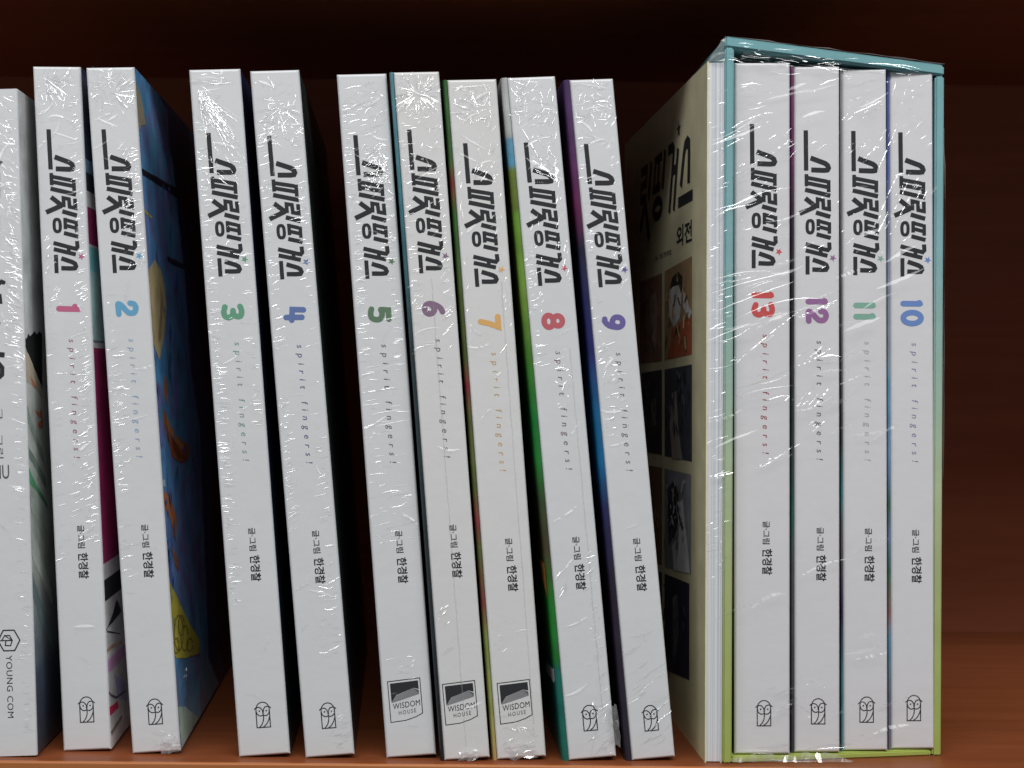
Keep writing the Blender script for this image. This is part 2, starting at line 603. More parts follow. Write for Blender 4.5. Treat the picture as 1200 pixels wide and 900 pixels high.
def owl(ink, u, v):
    """line drawing of an owl standing in a frame, 19 wide and 31 high, top-left at (u, v)"""
    w = 1.15
    g = lambda a, b: (u + a, v + b)
    ink.stroke([g(2.2, 10), g(2.2, 30.4), g(18.0, 30.4), g(18.0, 9)], w)
    ink.stroke([g(*p) for p in [(p.x, p.y) for p in smooth_pts([(2.2, 10.5), (3.2, 5.4), (6.2, 2.0), (10, 0.8), (13.9, 1.8), (16.9, 5.0), (18.0, 9.6)], 6)]], w)
    ink.stroke([g(*p) for p in [(p.x, p.y) for p in smooth_pts([(0.2, 9.0), (3.0, 6.8), (7, 7.0), (9.6, 10.0), (10.4, 12.4)], 6)]], w)
    ink.stroke([g(*p) for p in [(p.x, p.y) for p in smooth_pts([(20.0, 8.2), (17.2, 6.2), (13.2, 6.6), (11.2, 9.6), (10.4, 12.4)], 6)]], w)
    ink.stroke([g(*p) for p in [(p.x, p.y) for p in smooth_pts([(2.3, 10.5), (3.6, 14.6), (7, 16.8), (10.4, 16.0), (13.6, 16.8), (17, 14.4), (17.9, 10)], 6)]], w)
    ink.poly([g(9.4, 10.5), g(11.4, 10.5), g(11.2, 14.2), g(10.4, 16.2), g(9.6, 14.2)])
    ink.disc(*g(6.2, 11.0), 0.95)
    ink.disc(*g(14.4, 11.0), 0.95)
    ink.stroke([g(*p) for p in [(p.x, p.y) for p in smooth_pts([(10.5, 16), (10.4, 21), (8.4, 26.5), (5.4, 30)], 6)]], w)
    ink.stroke([g(*p) for p in [(p.x, p.y) for p in smooth_pts([(18, 17), (16.4, 22), (13.4, 27), (9.6, 30)], 6)]], w)

def house_emblem(name, place, parent, facing, u, v):
    ink = Ink(place)
    g = lambda a, b: (u + a, v + b)
    ink.stroke([g(0, 2.2), g(38, 0), g(38.4, 41.5), g(30, 45.4), g(18, 48.8), g(0.6, 50)], 0.95, closed=True)
    ink.poly([g(2.6, 4.6), g(35.6, 2.8), g(35.9, 13.0), g(30.0, 11.2), g(9.5, 18.0), g(3.0, 27.0)])
    # pitched roof drawn in fine stripes
    for k in range(9):
        t = k / 8
        ink.stroke([g(9.8 - 6.2 * t, 18.6 + 8.2 * t), g(30.0 + 5.6 * t, 11.8 + 6.6 * t)], 0.7, mi=2)
    ink.poly([g(9.9, 18.2), g(30.0, 11.6), g(35.8, 14.2), g(35.8, 18.6), g(3.6, 26.8)], 1)
    ink.text('WISDOM', u + 4.2, u + 36.2, v + 28.4, v + 35.4, 0.0, 1.05, True, 0, 3.2)
    ink.text('HOUSE', u + 10.5, u + 31, v + 37.2, v + 42.0, 0.0, 1.35, True, 1, 2.0)
    o = ink.build(name, [M['ink'], M['grey_ink'], M['mid_ink']], parent, facing)
    return o

# ------------------------------------------------------------------ things
def thing(name, label, cat, mat, group=None):
    o = bpy.data.objects.new(name, None)
    o.empty_display_size = 0.01
    COL.objects.link(o)
    o.matrix_world = mat
    o['label'] = label
    o['category'] = cat
    if group:
        o['group'] = group
    return o

def on_side(mw, x_local, px, py):
    """photo point -> (depth, height) on a book's side board"""
    inv = mw.inverted()
    o = inv @ Vector((0, -DIST, HC))
    p = inv @ at(px, py, 0.0)
    d = p - o
    t = (x_local - o.x) / d.x
    q = o + d * t
    return q.y, q.z

def side_art(root, cover, x_local, sgn, h, polys, name='cover_art', deep=0.1475, ragged=True, art_gain=2.1):
    bm = bmesh.new()
    mats = []
    for layer, (col, pts) in enumerate(polys):
        key = 'art_%02x%02x%02x' % tuple(int(255 * min(1, c) ** .45) for c in col)
        if key not in M:
            M[key] = solid('printed_ink_' + key[4:], [min(.8, c * art_gain) for c in col], 0.33, 0.5, 0.42, 150)
        if M[key] not in mats:
            mats.append(M[key])
        vs = []
        if ragged:
            fine = []
            for i in range(len(pts)):
                p, q = pts[i], pts[(i + 1) % len(pts)]
                m_ = max(1, int(math.hypot(q[0] - p[0], q[1] - p[1]) / 5))
                for k in range(m_):
                    g_ = 0 if k == 0 else .7
                    fine.append((p[0] + (q[0] - p[0]) * k / m_ + random.uniform(-.35, .35) * g_, p[1] + (q[1] - p[1]) * k / m_ + random.uniform(-1, 1) * g_))
            pts = fine
        for p in pts:
            y, z = on_side(root.matrix_world, x_local, *p)
            y = min(max(y, 0.0007), deep)
            z = min(max(z, 0.0006), h - 0.0006)
            vs.append(bm.verts.new((x_local + sgn * (0.00005 + 0.000004 * layer), y, z)))
        f = bm.faces.new(vs)
        f.material_index = mats.index(M[key])
    bm.normal_update()
    fl = [f for f in bm.faces if f.normal.x * sgn < 0]
    if fl:
        bmesh.ops.reverse_faces(bm, faces=fl)
    return from_bm(name, bm, mats, cover)

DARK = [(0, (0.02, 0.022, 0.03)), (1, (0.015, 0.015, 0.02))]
GROUP = 'white comic volumes standing on the shelf'

def spine_frame(TL, TR, BL, BR, base_z=0.0, y=None):
    if y is None:
        y = min(max(floor_y(*BL), -0.004), 0.012)
    bl, tl, tr, br = (at(*p, y) for p in (BL, TL, TR, BR))
    lean = math.atan2((tl.x + tr.x - bl.x - br.x) / 2, (tl.z - bl.z))
    ku = K * (DIST + y) / DIST
    w = ((tr - tl).length + (br - bl).length) / 2
    h = ((tl - bl).length + (tr - br).length) / 2
    mw = Matrix.Translation((bl.x, y, base_z)) @ Matrix.Rotation(lean, 4, 'Y')
    return mw, w, h, ku

def comic(label, quad, num, colour, bar_v, left=None, right=None, emblem='owl', depth=0.148, base_z=0.0, y=None,
          lmode='LINEAR', rmode='LINEAR', wrap=None, sub_col=None, num_shift=0.0, fold_px=0.0, trim=0.0, lgain=1.0, rgain=1.7, paint=None, paper='paper'):
    mw, w, h, ku = spine_frame(*quad, base_z=base_z, y=y)
    root = thing('comic_book', label, 'book', mw, GROUP)
    t = 0.00045
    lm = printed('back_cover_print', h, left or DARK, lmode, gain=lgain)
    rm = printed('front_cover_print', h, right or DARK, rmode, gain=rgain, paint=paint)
    # spine: a folded card strip with softly rounded long edges
    bm = box_bm(bmesh.new(), 0.0004 if fold_px else 0, w, 0, t * 2.2, 0, h)
    es = [e for e in bm.edges if e.verts[0].co.y < 1e-6 and e.verts[1].co.y < 1e-6 and True]
    bmesh.ops.bevel(bm, geom=es, offset=0.0008, segments=4, affect='EDGES', profile=0.5)
    spine = from_bm('spine', bm, M[paper], root)
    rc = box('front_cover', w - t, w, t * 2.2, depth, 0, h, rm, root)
    fw = fold_px * ku
    if fw > 0:      # the back cover's print runs round the fold onto the front
        prof = [(0.0003, 0.00002), (-fw * .45, 0.0001), (-fw * .8, 0.0005), (-fw, 0.0013), (-fw, depth), (-fw + t, depth), (-fw + t, 0.0022), (0.0003, 0.0014)]
        bm = bmesh.new()
        lo = [bm.verts.new((x, y, 0.0)) for x, y in prof]
        hi = [bm.verts.new((x, y, h)) for x, y in prof]
        for i in range(len(prof)):
            j = (i + 1) % len(prof)
            bm.faces.new((lo[i], lo[j], hi[j], hi[i]))
        bm.faces.new(lo[::-1])
        bm.faces.new(hi)
        bmesh.ops.recalc_face_normals(bm, faces=bm.faces)
        lc = from_bm('back_cover', bm, lm, root)
    else:
        lc = box('back_cover', 0, t, t * 2.2, depth, 0, h, lm, root)
    box('page_block', t, w - t, t * 2.2, depth - 0.001, 0.0006, h - 0.0006, M['pages'], root)
    # lettering
    def place(u, v, layer):
        return (u * ku, -0.00005 - 0.000015 * layer, h - v * ku)
    fac = (0, -1, 0)
    wu = w / ku
    du = wu / 2 - 28.2
    dv = bar_v - 71.2
    f = lambda a, b: (a + du, b + dv)
    colour = [c * .84 + .10 for c in colour]      # inks mixed towards white: pale haze of the film painted in
    col = solid('numeral_ink', colour, 0.4, 0.4, 0.05)
    ink = Ink(place)
    title(ink, f)
    ink.build('title_lettering', M['ink'], spine, fac)
    ink = Ink(place)
    ink.star(47.4 + du, 220.9 + dv, 4.4, 0.15)
    ink.build('star', col, spine, fac)
    ink = Ink(place)
    digits(ink, num, wu / 2 + 0.8, 282.3 + dv + num_shift, 27.5, 20.5 if len(num) == 1 else 19.5, 1.0, 6.6)
    ink.build('volume_number', col, spine, fac)
    ink = Ink(place)
    ink.text('spirit fingers!', wu / 2 - 2.2, wu / 2 + 7.6, 317.5 + dv, 456.5 + dv, 0.0, 2.1, False, 0, 1.4)
    sc = sub_col or colour
    ink.build('subtitle_lettering', solid('subtitle_ink', sc, 0.4, 0.4, 0.05), spine, fac)
    ink = Ink(place)
    ink.text('글·그림', wu / 2 + 0.2, wu / 2 + 8.6, 536.5 + dv, 563.5 + dv, 0.014)
    ink.text('한경찰', wu / 2 - 0.4, wu / 2 + 11.4, 569.0 + dv, 599.5 + dv, 0.022, 0.98)
    ink.build('author_lettering', M['ink'], spine, fac)
    hv = h / ku
    if emblem == 'owl':
        ink = Ink(place)
        owl(ink, wu / 2 - 8.4, hv - 64)
        ink.build('publisher_emblem', M['ink'], spine, fac)
    else:
        house_emblem('publisher_emblem', place, spine, fac, wu / 2 - 21.5, hv - 92)
    if wrap:
        creases('shrink_wrap', root, ku, h, w, wrap)
    if trim:        # block trimmed a little out of square at the head
        for o in root.children_recursive:
            for v in o.data.vertices:
                v.co.z -= trim * (v.co.x / w) * (v.co.z / h)
    return root, spine, lc, rc, w, h, ku

# ================================================================== the shelf (setting)
FRONT = -0.0055
BACK_Y = 0.205
def structure(o):
    o['kind'] = 'structure'
    return o
X0, X1 = -0.45, 0.42
ZT = 0.2545
shelf = structure(box('shelf_board', X0, X1, FRONT + 0.001, BACK_Y, -0.018, 0.0, M['shelf']))
bm = box_bm(bmesh.new(), X0, X1, FRONT, FRONT + 0.00098, -0.018, 0.0002)
bmesh.ops.bevel(bm, geom=[e for e in bm.edges if e.verts[0].co.y < FRONT + 1e-5 and e.verts[1].co.y < FRONT + 1e-5 and e.verts[0].co.z > -.001 and e.verts[1].co.z > -.001],
                offset=0.0007, segments=4, affect='EDGES', profile=0.5)
from_bm('edge_band', bm, M['band'], shelf)
structure(box('upper_shelf_board', X0, X1, FRONT, BACK_Y, ZT, ZT + 0.018, M['shelf']))
structure(box('back_panel', X0, X1, BACK_Y + 0.0005, BACK_Y + 0.006, -0.018, ZT + 0.018, M['back']))
structure(box('side_panel', X0 - 0.0185, X0 - 0.0005, FRONT, BACK_Y + 0.006, -0.018, ZT + 0.018, M['back']))
structure(box('side_panel', X1 + 0.0005, X1 + 0.0185, FRONT, BACK_Y + 0.006, -0.018, ZT + 0.018, M['back']))

# ================================================================== books 1 - 9
B = {}
B[1] = comic('white comic volume with pink numeral 1, beside the cut-off book at the left',
             ((37, 78), (94, 76), (74, 881), (129, 880)), '1', (0.56, 0.055, 0.20), 74,
             rgain=2.5, right=[(0, (.015, .02, .04)), (.10, (.02, .03, .05)), (.135, (.10, .18, .25)), (.155, (.015, .02, .03)), (.18, (.35, .40, .42)), (.207, (.17, .015, .065)),
                    (.258, (.5, .5, .5)), (.263, (.12, .30, .46)), (.30, (.22, .35, .42)), (.40, (.09, .12, .14)), (.405, (.5, .5, .5)), (.412, (.17, .012, .062)), (.727, (.45, .46, .5)),
                    (.752, (.012, .012, .016)), (.782, (.50, .48, .45)), (.83, (.52, .44, .33)), (.868, (.36, .18, .30)), (.89, (.34, .34, .50)), (.93, (.40, .38, .45)), (.955, (.45, .43, .40))],
             rmode='CONSTANT', sub_col=(0.36, 0.14, 0.22),
             trim=0.0008, wrap=[('fan', 12, 12, -75, 10, 10, 34, 26), ('scatter', 6, 54, 4, 60, 40, 45, 4, 16, 46), ('R', 40, 160, 46, 28), ('R', 160, 560, 120, 24),
                   ('L', 200, 620, 26, 10), ('scatter', 4, 20, 200, 300, 50, 14, 4, 12, 22), ('scatter', 26, 50, 330, 560, 25, 14, 5, 14, 55)])
B[2] = comic('white comic volume with sky-blue numeral 2 and a blue painted front cover',
             ((99, 79), (157, 77), (155, 884), (210, 882)), '2', (0.065, 0.36, 0.62), 73,
             left=[(0, (.6, .6, .62)), (1, (.6, .6, .62))],
             rgain=2.5, paint=((.05, .14, .34), (.14, .44, .78), (.16, .48, .8), (.34, .20, .52), (.12, .46, .60), (.18, .46, .8)), right=[(0, (.045, .15, .33)), (.25, (.03, .13, .33)), (.45, (.03, .12, .34)), (.6, (.07, .13, .38)), (.7, (.10, .10, .30)), (.8, (.09, .06, .20)), (.88, (.02, .16, .42)), (.95, (.10, .22, .30)), (1, (.2, .28, .25))],
             sub_col=(0.30, 0.42, 0.58),
             trim=0.0008, wrap=[('scatter', 4, 54, 3, 52, 20, 60, 4, 16, 60), ('fan', 30, 30, -70, 60, 8, 24, 22), ('scatter', 34, 54, 90, 240, 35, 35, 4, 14, 60), ('R', 100, 220, 40, 20),
                   ('L', 260, 620, 60, 8), ('scatter', 4, 22, 320, 470, 20, 14, 4, 12, 36), ('scatter', 28, 54, 780, 800, 10, 25, 6, 16, 14)])
B[3] = comic('white comic volume with green numeral 3 and long film creases near its top',
             ((220, 80), (281, 79), (280, 888), (339, 884)), '3', (0.06, 0.33, 0.17), 75,
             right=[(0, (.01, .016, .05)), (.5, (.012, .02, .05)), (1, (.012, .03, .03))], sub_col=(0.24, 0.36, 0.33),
             trim=0.0008, wrap=[('fan', 7, 22, -82, -38, 20, 70, 34), ('fan', 7, 20, -70, -50, 40, 100, 14), ('scatter', 6, 56, 4, 20, 0, 15, 4, 14, 16), ('L', 60, 330, 90, 2), ('L', 330, 630, 130, -2), ('R', 100, 420, 44, -4),
                   ('scatter', 10, 48, 20, 140, -50, 14, 6, 20, 34), ('scatter', 8, 40, 180, 300, 40, 30, 3, 9, 16)])
B[4] = comic('white comic volume with blue numeral 4, right of the green 3, wide gap after it',
             ((292, 81), (350, 80), (358, 889), (415, 884)), '4', (0.045, 0.125, 0.40), 77,
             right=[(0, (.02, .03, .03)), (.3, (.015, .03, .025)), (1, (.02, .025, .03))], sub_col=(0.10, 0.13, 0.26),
             trim=0.0008, wrap=[('scatter', 6, 54, 14, 90, 20, 60, 3, 15, 70), ('fan', 30, 44, -180, 0, 6, 26, 22), ('L', 60, 330, 60, 14), ('R', 60, 300, 40, 8), ('L', 380, 540, 60, 20), ('R', 300, 700, 36, 10),
                   ('scatter', 32, 54, 760, 800, 20, 20, 6, 18, 18), ('scatter', 30, 52, 600, 720, 20, 18, 6, 16, 14)])
B[5] = comic('white comic volume with dark green numeral 5 and house emblem, right after the gap',
             ((394, 83), (452, 82), (453, 889), (511, 880)), '5', (0.04, 0.15, 0.045), 72, emblem='house', sub_col=(0.10, 0.15, 0.14),
             trim=0.0008, wrap=[('scatter', 4, 54, 14, 70, 20, 25, 6, 22, 34), ('line', 26, 36, 24, 46, 1.1), ('scatter', 24, 54, 84, 140, 20, 50, 3, 12, 90), ('scatter', 30, 52, 92, 128, 15, 40, 3, 12, 70), ('L', 30, 330, 90, 6), ('R', 140, 350, 50, 6),
                   ('line', 28, 372, 7, 52, .8), ('line', 30, 398, 8, 40, .8), ('line', 34, 412, 9, 44, .7), ('scatter', 4, 50, 330, 560, 6, 6, 5, 24, 50), ('scatter', 8, 40, 680, 740, 4, 6, 6, 18, 9), ('line', 34, 768, -12, 14, 1)])
B[6] = comic('white comic volume with mauve numeral 6 and a house emblem, seam down its spine',
             ((458, 82), (514, 82), (519, 892), (573, 887)), '6', (0.20, 0.085, 0.19), 68, emblem='house',
             fold_px=3.0, lgain=.8, left=[(0, (.14, .34, .40)), (.18, (.07, .26, .32)), (.4, (.03, .06, .07)), (1, (.02, .02, .025))], sub_col=(0.14, 0.14, 0.15),
             trim=0.0008, paper='paper_warm', wrap=[('fan', 28, 26, -180, 180, 6, 26, 70), ('scatter', 4, 52, 3, 70, 30, 60, 3, 12, 60), ('L', 20, 330, 40, 6), ('R', 70, 330, 40, 40), ('scatter', 4, 50, 80, 190, 30, 40, 3, 10, 34), ('scatter', 2, 20, 250, 290, 40, 20, 6, 18, 10),
                   ('scatter', 8, 20, 620, 650, 50, 12, 5, 10, 10)])
B[7] = comic('white comic volume with orange numeral 7 and a house emblem, crumpled film at its foot',
             ((522, 90), (581, 89), (581, 891), (640, 883)), '7', (0.80, 0.42, 0.075), 75, emblem='house',
             fold_px=4.0, lgain=.85, left=[(0, (.05, .16, .05)), (.12, (.06, .14, .04)), (.15, (.22, .04, .03)), (.2, (.05, .16, .04)), (.34, (.09, .12, .03)), (.41, (.09, .12, .03)), (.45, (.25, .03, .04)), (.49, (.12, .13, .04)), (.6, (.12, .15, .04)),
                   (.65, (.30, .05, .06)), (.69, (.12, .15, .04)), (.77, (.25, .06, .05)), (.82, (.22, .28, .07)), (.92, (.40, .42, .12)), (1, (.62, .42, .16))], sub_col=(0.62, 0.40, 0.18),
             trim=0.0008, paper='paper_warm', wrap=[('line', 30, 9, 2, 46, 1.0), ('line', 9, 30, -86, 40, .9), ('line', 50, 28, 88, 36, .8), ('scatter', 14, 46, 8, 50, 50, 50, 4, 18, 40), ('fan', 38, 40, 60, 180, 6, 26, 16), ('scatter', 26, 40, 100, 116, 60, 12, 8, 22, 8), ('R', 20, 320, 34, 60),
                   ('scatter', 3, 10, 40, 330, 80, 16, 4, 14, 18), ('scatter', 12, 50, 755, 800, 20, 40, 4, 12, 34), ('scatter', 6, 22, 650, 680, 20, 12, 4, 8, 5)])
B[8] = comic('white comic volume with red numeral 8, bright V-shaped film glint, green back cover',
             ((592, 88), (650, 87), (665, 892), (722, 885)), '8', (0.56, 0.05, 0.08), 77,
             fold_px=6, lgain=.72, left=[(0, (.70, .71, .70)), (.085, (.66, .68, .66)), (.09, (.20, .46, .66)), (.125, (.12, .40, .62)), (.135, (.20, .27, .05)), (.19, (.17, .24, .04)), (.2, (.20, .42, .05)), (.32, (.22, .40, .06)), (.42, (.06, .26, .03)), (.5, (.015, .26, .05)),
                   (.57, (.025, .25, .04)), (.62, (.06, .10, .04)), (.69, (.09, .07, .035)), (.73, (.05, .16, .03)), (.77, (.02, .27, .035)), (.855, (.02, .22, .04)), (.865, (.015, .20, .16)), (1, (.02, .22, .17))], sub_col=(0.22, 0.15, 0.17),
             trim=0.0008, wrap=[('scatter', 6, 54, 4, 60, 50, 40, 5, 22, 50), ('line', 27, 88, -62, 46, 1.6), ('line', 24, 84, -66, 50, 1.3), ('line', 34, 108, -40, 30, 2.2), ('line', 42, 114, -32, 30, 2.6), ('line', 49, 112, 84, 26, 2.4), ('line', 50, 116, 80, 18, 2.0), ('scatter', 22, 50, 66, 126, -50, 30, 5, 18, 26),
                   ('R', 20, 250, 40, 70), ('L', 200, 340, 34, 10), ('scatter', 3, 26, 150, 280, 60, 20, 3, 9, 26), ('scatter', 26, 46, 320, 400, 10, 25, 3, 9, 24), ('scatter', 6, 18, 575, 610, 55, 8, 8, 18, 6), ('R', 560, 800, 40, 30), ('scatter', 30, 52, 735, 795, 40, 25, 6, 24, 22)])
B[9] = comic('white comic volume with violet numeral 9, rightmost of the loose leaning books',
             ((666, 91), (718, 90), (739, 892), (792, 886)), '9', (0.085, 0.045, 0.32), 76,
             fold_px=6, lgain=.8, left=[(0, (.10, .05, .16)), (.1, (.12, .045, .15)), (.19, (.16, .025, .10)), (.25, (.025, .025, .06)), (.4, (.025, .03, .18)), (.5, (.01, .16, .36)), (.57, (.008, .14, .34)), (.63, (.03, .03, .12)), (.75, (.03, .02, .04)), (1, (.035, .03, .05))],
             sub_col=(0.20, 0.17, 0.24),
             trim=0.0008, wrap=[('scatter', 5, 50, 4, 52, 40, 45, 4, 18, 44), ('R', 30, 260, 44, 45), ('L', 40, 300, 30, 10), ('fan', 24, 28, -120, 20, 6, 24, 14), ('scatter', 8, 34, 310, 420, 20, 14, 4, 12, 40), ('line', 20, 312, 14, 16, 1.3), ('scatter', 10, 52, 690, 790, 34, 10, 8, 34, 18), ('line', 36, 745, 34, 42, 1.1), ('line', 28, 778, 20, 30, 1.2)])

# printed pictures on the covers that can be seen; volume 2 also has painted shade
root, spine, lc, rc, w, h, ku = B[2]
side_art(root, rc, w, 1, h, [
    ((.014, .032, .10), [(198, 150), (300, 300), (320, 560), (320, 780), (256, 800), (244, 770), (242, 690), (238, 600), (234, 500), (224, 430), (217, 330), (208, 240)]),  # navy print, mostly painted shade: softer outer step of the deep side
    ((.007, .010, .03), [(219, 200), (300, 300), (320, 560), (320, 780), (266, 790), (256, 760), (252, 690), (249, 600), (245, 500), (237, 400), (229, 300)]),  # darkest step of the shade painted on the deep side
    ((.02, .06, .16), [(180, 100), (222, 128), (222, 196), (200, 180), (196, 130)]),
    ((.22, .20, .14), [(158, 95), (165, 112), (171, 146), (160, 150)]),
    ((.012, .012, .02), [(166, 197), (222, 230), (222, 241), (167, 205)]),
    ((.45, .30, .05), [(167, 244), (178, 254), (178, 257), (167, 247)]),
    ((.015, .02, .05), [(208, 258), (214, 255), (219, 270), (219, 284), (213, 288), (214, 272)]),
    ((.015, .02, .05), [(196, 300), (204, 304), (222, 313), (221, 318), (203, 310), (196, 305)]),
    ((.36, .28, .15), [(181, 304), (188, 315), (193, 335), (195, 362), (192, 395), (187, 422), (183, 412), (178, 397), (174, 372), (171, 325), (174, 316)]),
    ((.22, .15, .08), [(187, 330), (191, 352), (188, 398), (185, 402), (188, 352)]),
    ((.26, .075, .03), [(191, 477), (196, 496), (207, 511), (214, 517), (221, 523), (221, 534), (217, 541), (210, 542), (202, 535), (197, 517), (192, 495)]),
    ((.36, .16, .06), [(193, 480), (199, 498), (209, 514), (217, 524), (213, 527), (204, 516), (197, 504)]),
    ((.16, .04, .02), [(199, 510), (206, 520), (214, 536), (210, 538), (203, 528)]),
    ((.30, .10, .05), [(192, 440), (196, 452), (195, 474), (192, 462)]),
    ((.28, .10, .04), [(200, 640), (206, 650), (210, 668), (206, 664)]),
    ((.34, .12, .04), [(189, 575), (196, 580), (203, 594), (207, 610), (206, 635), (203, 625), (199, 607), (191, 592)]),
    ((.25, .45, .45), [(189, 563), (193, 562), (194, 570), (190, 571)]),
    ((.34, .30, .045), [(196, 676), (206, 697), (215, 717), (226, 738), (234, 751), (233, 766), (218, 771), (202, 772)]),
    ((.13, .10, .02), [(209 + 6 * math.cos(k * .5), 742 + 22 * math.sin(k * .5)) for k in range(13)] + [(209 + 4.8 * math.cos(k * .5), 742 + 19.8 * math.sin(k * .5)) for k in range(12, -1, -1)]),
    ((.13, .10, .02), [(216 + 5 * math.cos(k * .5), 748 + 16 * math.sin(k * .5)) for k in range(13)] + [(216 + 3.8 * math.cos(k * .5), 748 + 13.8 * math.sin(k * .5)) for k in range(12, -1, -1)]),
    ((.13, .10, .02), [(212 + 4 * math.cos(k * .5), 733 + 13 * math.sin(k * .5)) for k in range(13)] + [(212 + 2.8 * math.cos(k * .5), 733 + 10.8 * math.sin(k * .5)) for k in range(12, -1, -1)]),
    ((.13, .10, .02), [(222 + 4 * math.cos(k * .5), 756 + 9 * math.sin(k * .5)) for k in range(13)] + [(222 + 2.8 * math.cos(k * .5), 756 + 6.8 * math.sin(k * .5)) for k in range(12, -1, -1)]),
    ((.13, .10, .02), [(206 + 3.5 * math.cos(k * .5), 757 + 10 * math.sin(k * .5)) for k in range(13)] + [(206 + 2.3 * math.cos(k * .5), 757 + 7.8 * math.sin(k * .5)) for k in range(12, -1, -1)]),
    ((.25, .36, .30), [(208, 829), (217, 828), (232, 842), (226, 862), (213, 879)]),
])
dabs = []
for i in range(60):
    px_, py_ = random.uniform(168, 236), random.uniform(200, 760)
    lo_x = 157 + (py_ - 77) * 0.0685 + 2
    px_ = max(px_, lo_x)
    l_, w_ = random.uniform(6, 30), random.uniform(.6, 2.0)
    sl = random.uniform(-.2, .45)
    dabs.append((random.choice(((.03, .12, .30), (.06, .06, .18), (.02, .08, .24), (.09, .05, .14), (.02, .05, .13), (.06, .14, .34), (.02, .10, .16))),
                 [(px_, py_), (px_ + w_, py_ + l_ * .3), (px_ + sl * l_ * .6 + w_ * .5, py_ + l_), (px_ - w_ * .3 + sl * l_ * .3, py_ + l_ * .5)]))
dabs_keep = dabs
side_art(root, rc, w + 0.00045, 1, h, dabs_keep, 'brush_marks')
root, spine, lc, rc, w, h, ku = B[1]
side_art(root, rc, w, 1, h, [
    ((.012, .012, .016), [(137, 702), (142, 716), (125, 738), (131, 722)]),
    ((.02, .02, .02), [(121, 739), (141, 742), (141, 743.4), (121, 740.4)]),
    ((.30, .20, .14), [(122, 764), (130, 756), (143, 750), (143, 754), (131, 760), (122, 768)]),
    ((.30, .012, .05), [(127, 830), (138, 821), (139, 829), (128, 840)]),
    ((.22, .22, .42), [(134, 790), (146, 800), (148, 822), (138, 818)]),
    ((.05, .04, .06), [(126, 812), (136, 816), (147, 808), (147, 810), (136, 819), (126, 815)]),
    ((.12, .10, .09), [(129, 858), (142, 838), (143, 840), (131, 862)]),
])
root, spine, lc, rc, w, h, ku = B[8]
side_art(root, lc, -6 * ku, -1, h, [
    ((.62, .62, .58), [(640, 775), (648, 784), (656, 792), (657, 806), (649, 800), (640, 786)]),
    ((.40, .13, .03), [(633, 655), (641, 665), (646, 700), (641, 697), (636, 680)]),
    ((.45, .16, .04), [(640, 690), (647, 702), (648, 710), (641, 700)]),
    ((.12, .30, .06), [(628, 520), (632, 540), (634, 580), (630, 560)]),
])
def side_creases(n_, px0, py0, px1, py1, count, ang, sp, l0, l1, drift=0.0):
    root, spine, lc, rc, w, h, ku = n_
    bm = bmesh.new()
    for i in range(count):
        f_ = random.random()
        py = py0 + (py1 - py0) * f_
        px = px0 + drift * f_ + random.random() * (px1 - px0)
        a = math.radians(random.gauss(ang, sp))
        l = random.uniform(l0, l1)
        pts = []
        for k in range(5):
            q = k / 4 - .5
            y, z = on_side(root.matrix_world, w, px + math.cos(a) * l * q + random.uniform(-.2, .2), py - math.sin(a) * l * q + random.uniform(-.3, .3))
            pts.append((max(y, .0004), min(max(z, .001), h - .001)))
        prev = None
        for k, (y, z) in enumerate(pts):
            hw = random.uniform(.12, .22) * MM * (1 - .85 * (2 * k / 4 - 1) ** 2)
            cur = (bm.verts.new((w + .00006, y, z)), bm.verts.new((w + .00006 + 2 * hw, y + random.uniform(-.05, .05) * MM, z + random.uniform(-.05, .05) * MM)))
            if prev:
                bm.faces.new((prev[0], cur[0], cur[1], prev[1]))
            prev = cur
    from_bm('shrink_wrap', bm, M['crease'], root)
side_creases(B[2], 212, 765, 234, 870, 34, 72, 14, 6, 24)
side_creases(B[2], 198, 690, 212, 770, 14, 70, 30, 4, 10, 8)
side_creases(B[1], 132, 790, 146, 870, 16, 62, 14, 5, 16)
# tufts of loose shrink film below and beside the spines
for n_, cu, sx, sz, sd in ((6, 0.56, 0.0065, 0.003, 3), (7, 0.50, 0.0085, 0.0045, 5), (8, 1.0, 0.0030, 0.012, 8), (2, .82, .006, .004, 11)):
    root, spine, lc, rc, w, h, ku = B[n_]
    bm = bmesh.new()
    crumple(bm, (w * cu, -0.0004, sz * 0.52 + (0.004 if n_ == 8 else 0.0)), sx, 0.0011, sz, sd)
    from_bm('film_tuft', bm, M['film'], root)
# lengthwise seam of the film on volumes 6, 7 and 8
for n_, uf, a, b in ((6, .52, .30, .98), (7, .80, .30, .95), (8, .80, .40, .93)):
    root, spine, lc, rc, w, h, ku = B[n_]
    bm = bmesh.new()
    N = 30
    pv = None
    for i in range(N + 1):
        z = h * (1 - (a + (b - a) * i / N))
        x = w * uf + random.uniform(-.00012, .00012)
        c = (bm.verts.new((x - .00016, -.00007, z)), bm.verts.new((x, -.00026, z)), bm.verts.new((x + .00018, -.00007, z)))
        if pv:
            bm.faces.new((pv[0], pv[1], c[1], c[0]))
            bm.faces.new((pv[1], pv[2], c[2], c[1]))
        pv = c
    from_bm('film_seam', bm, M['film'], root)

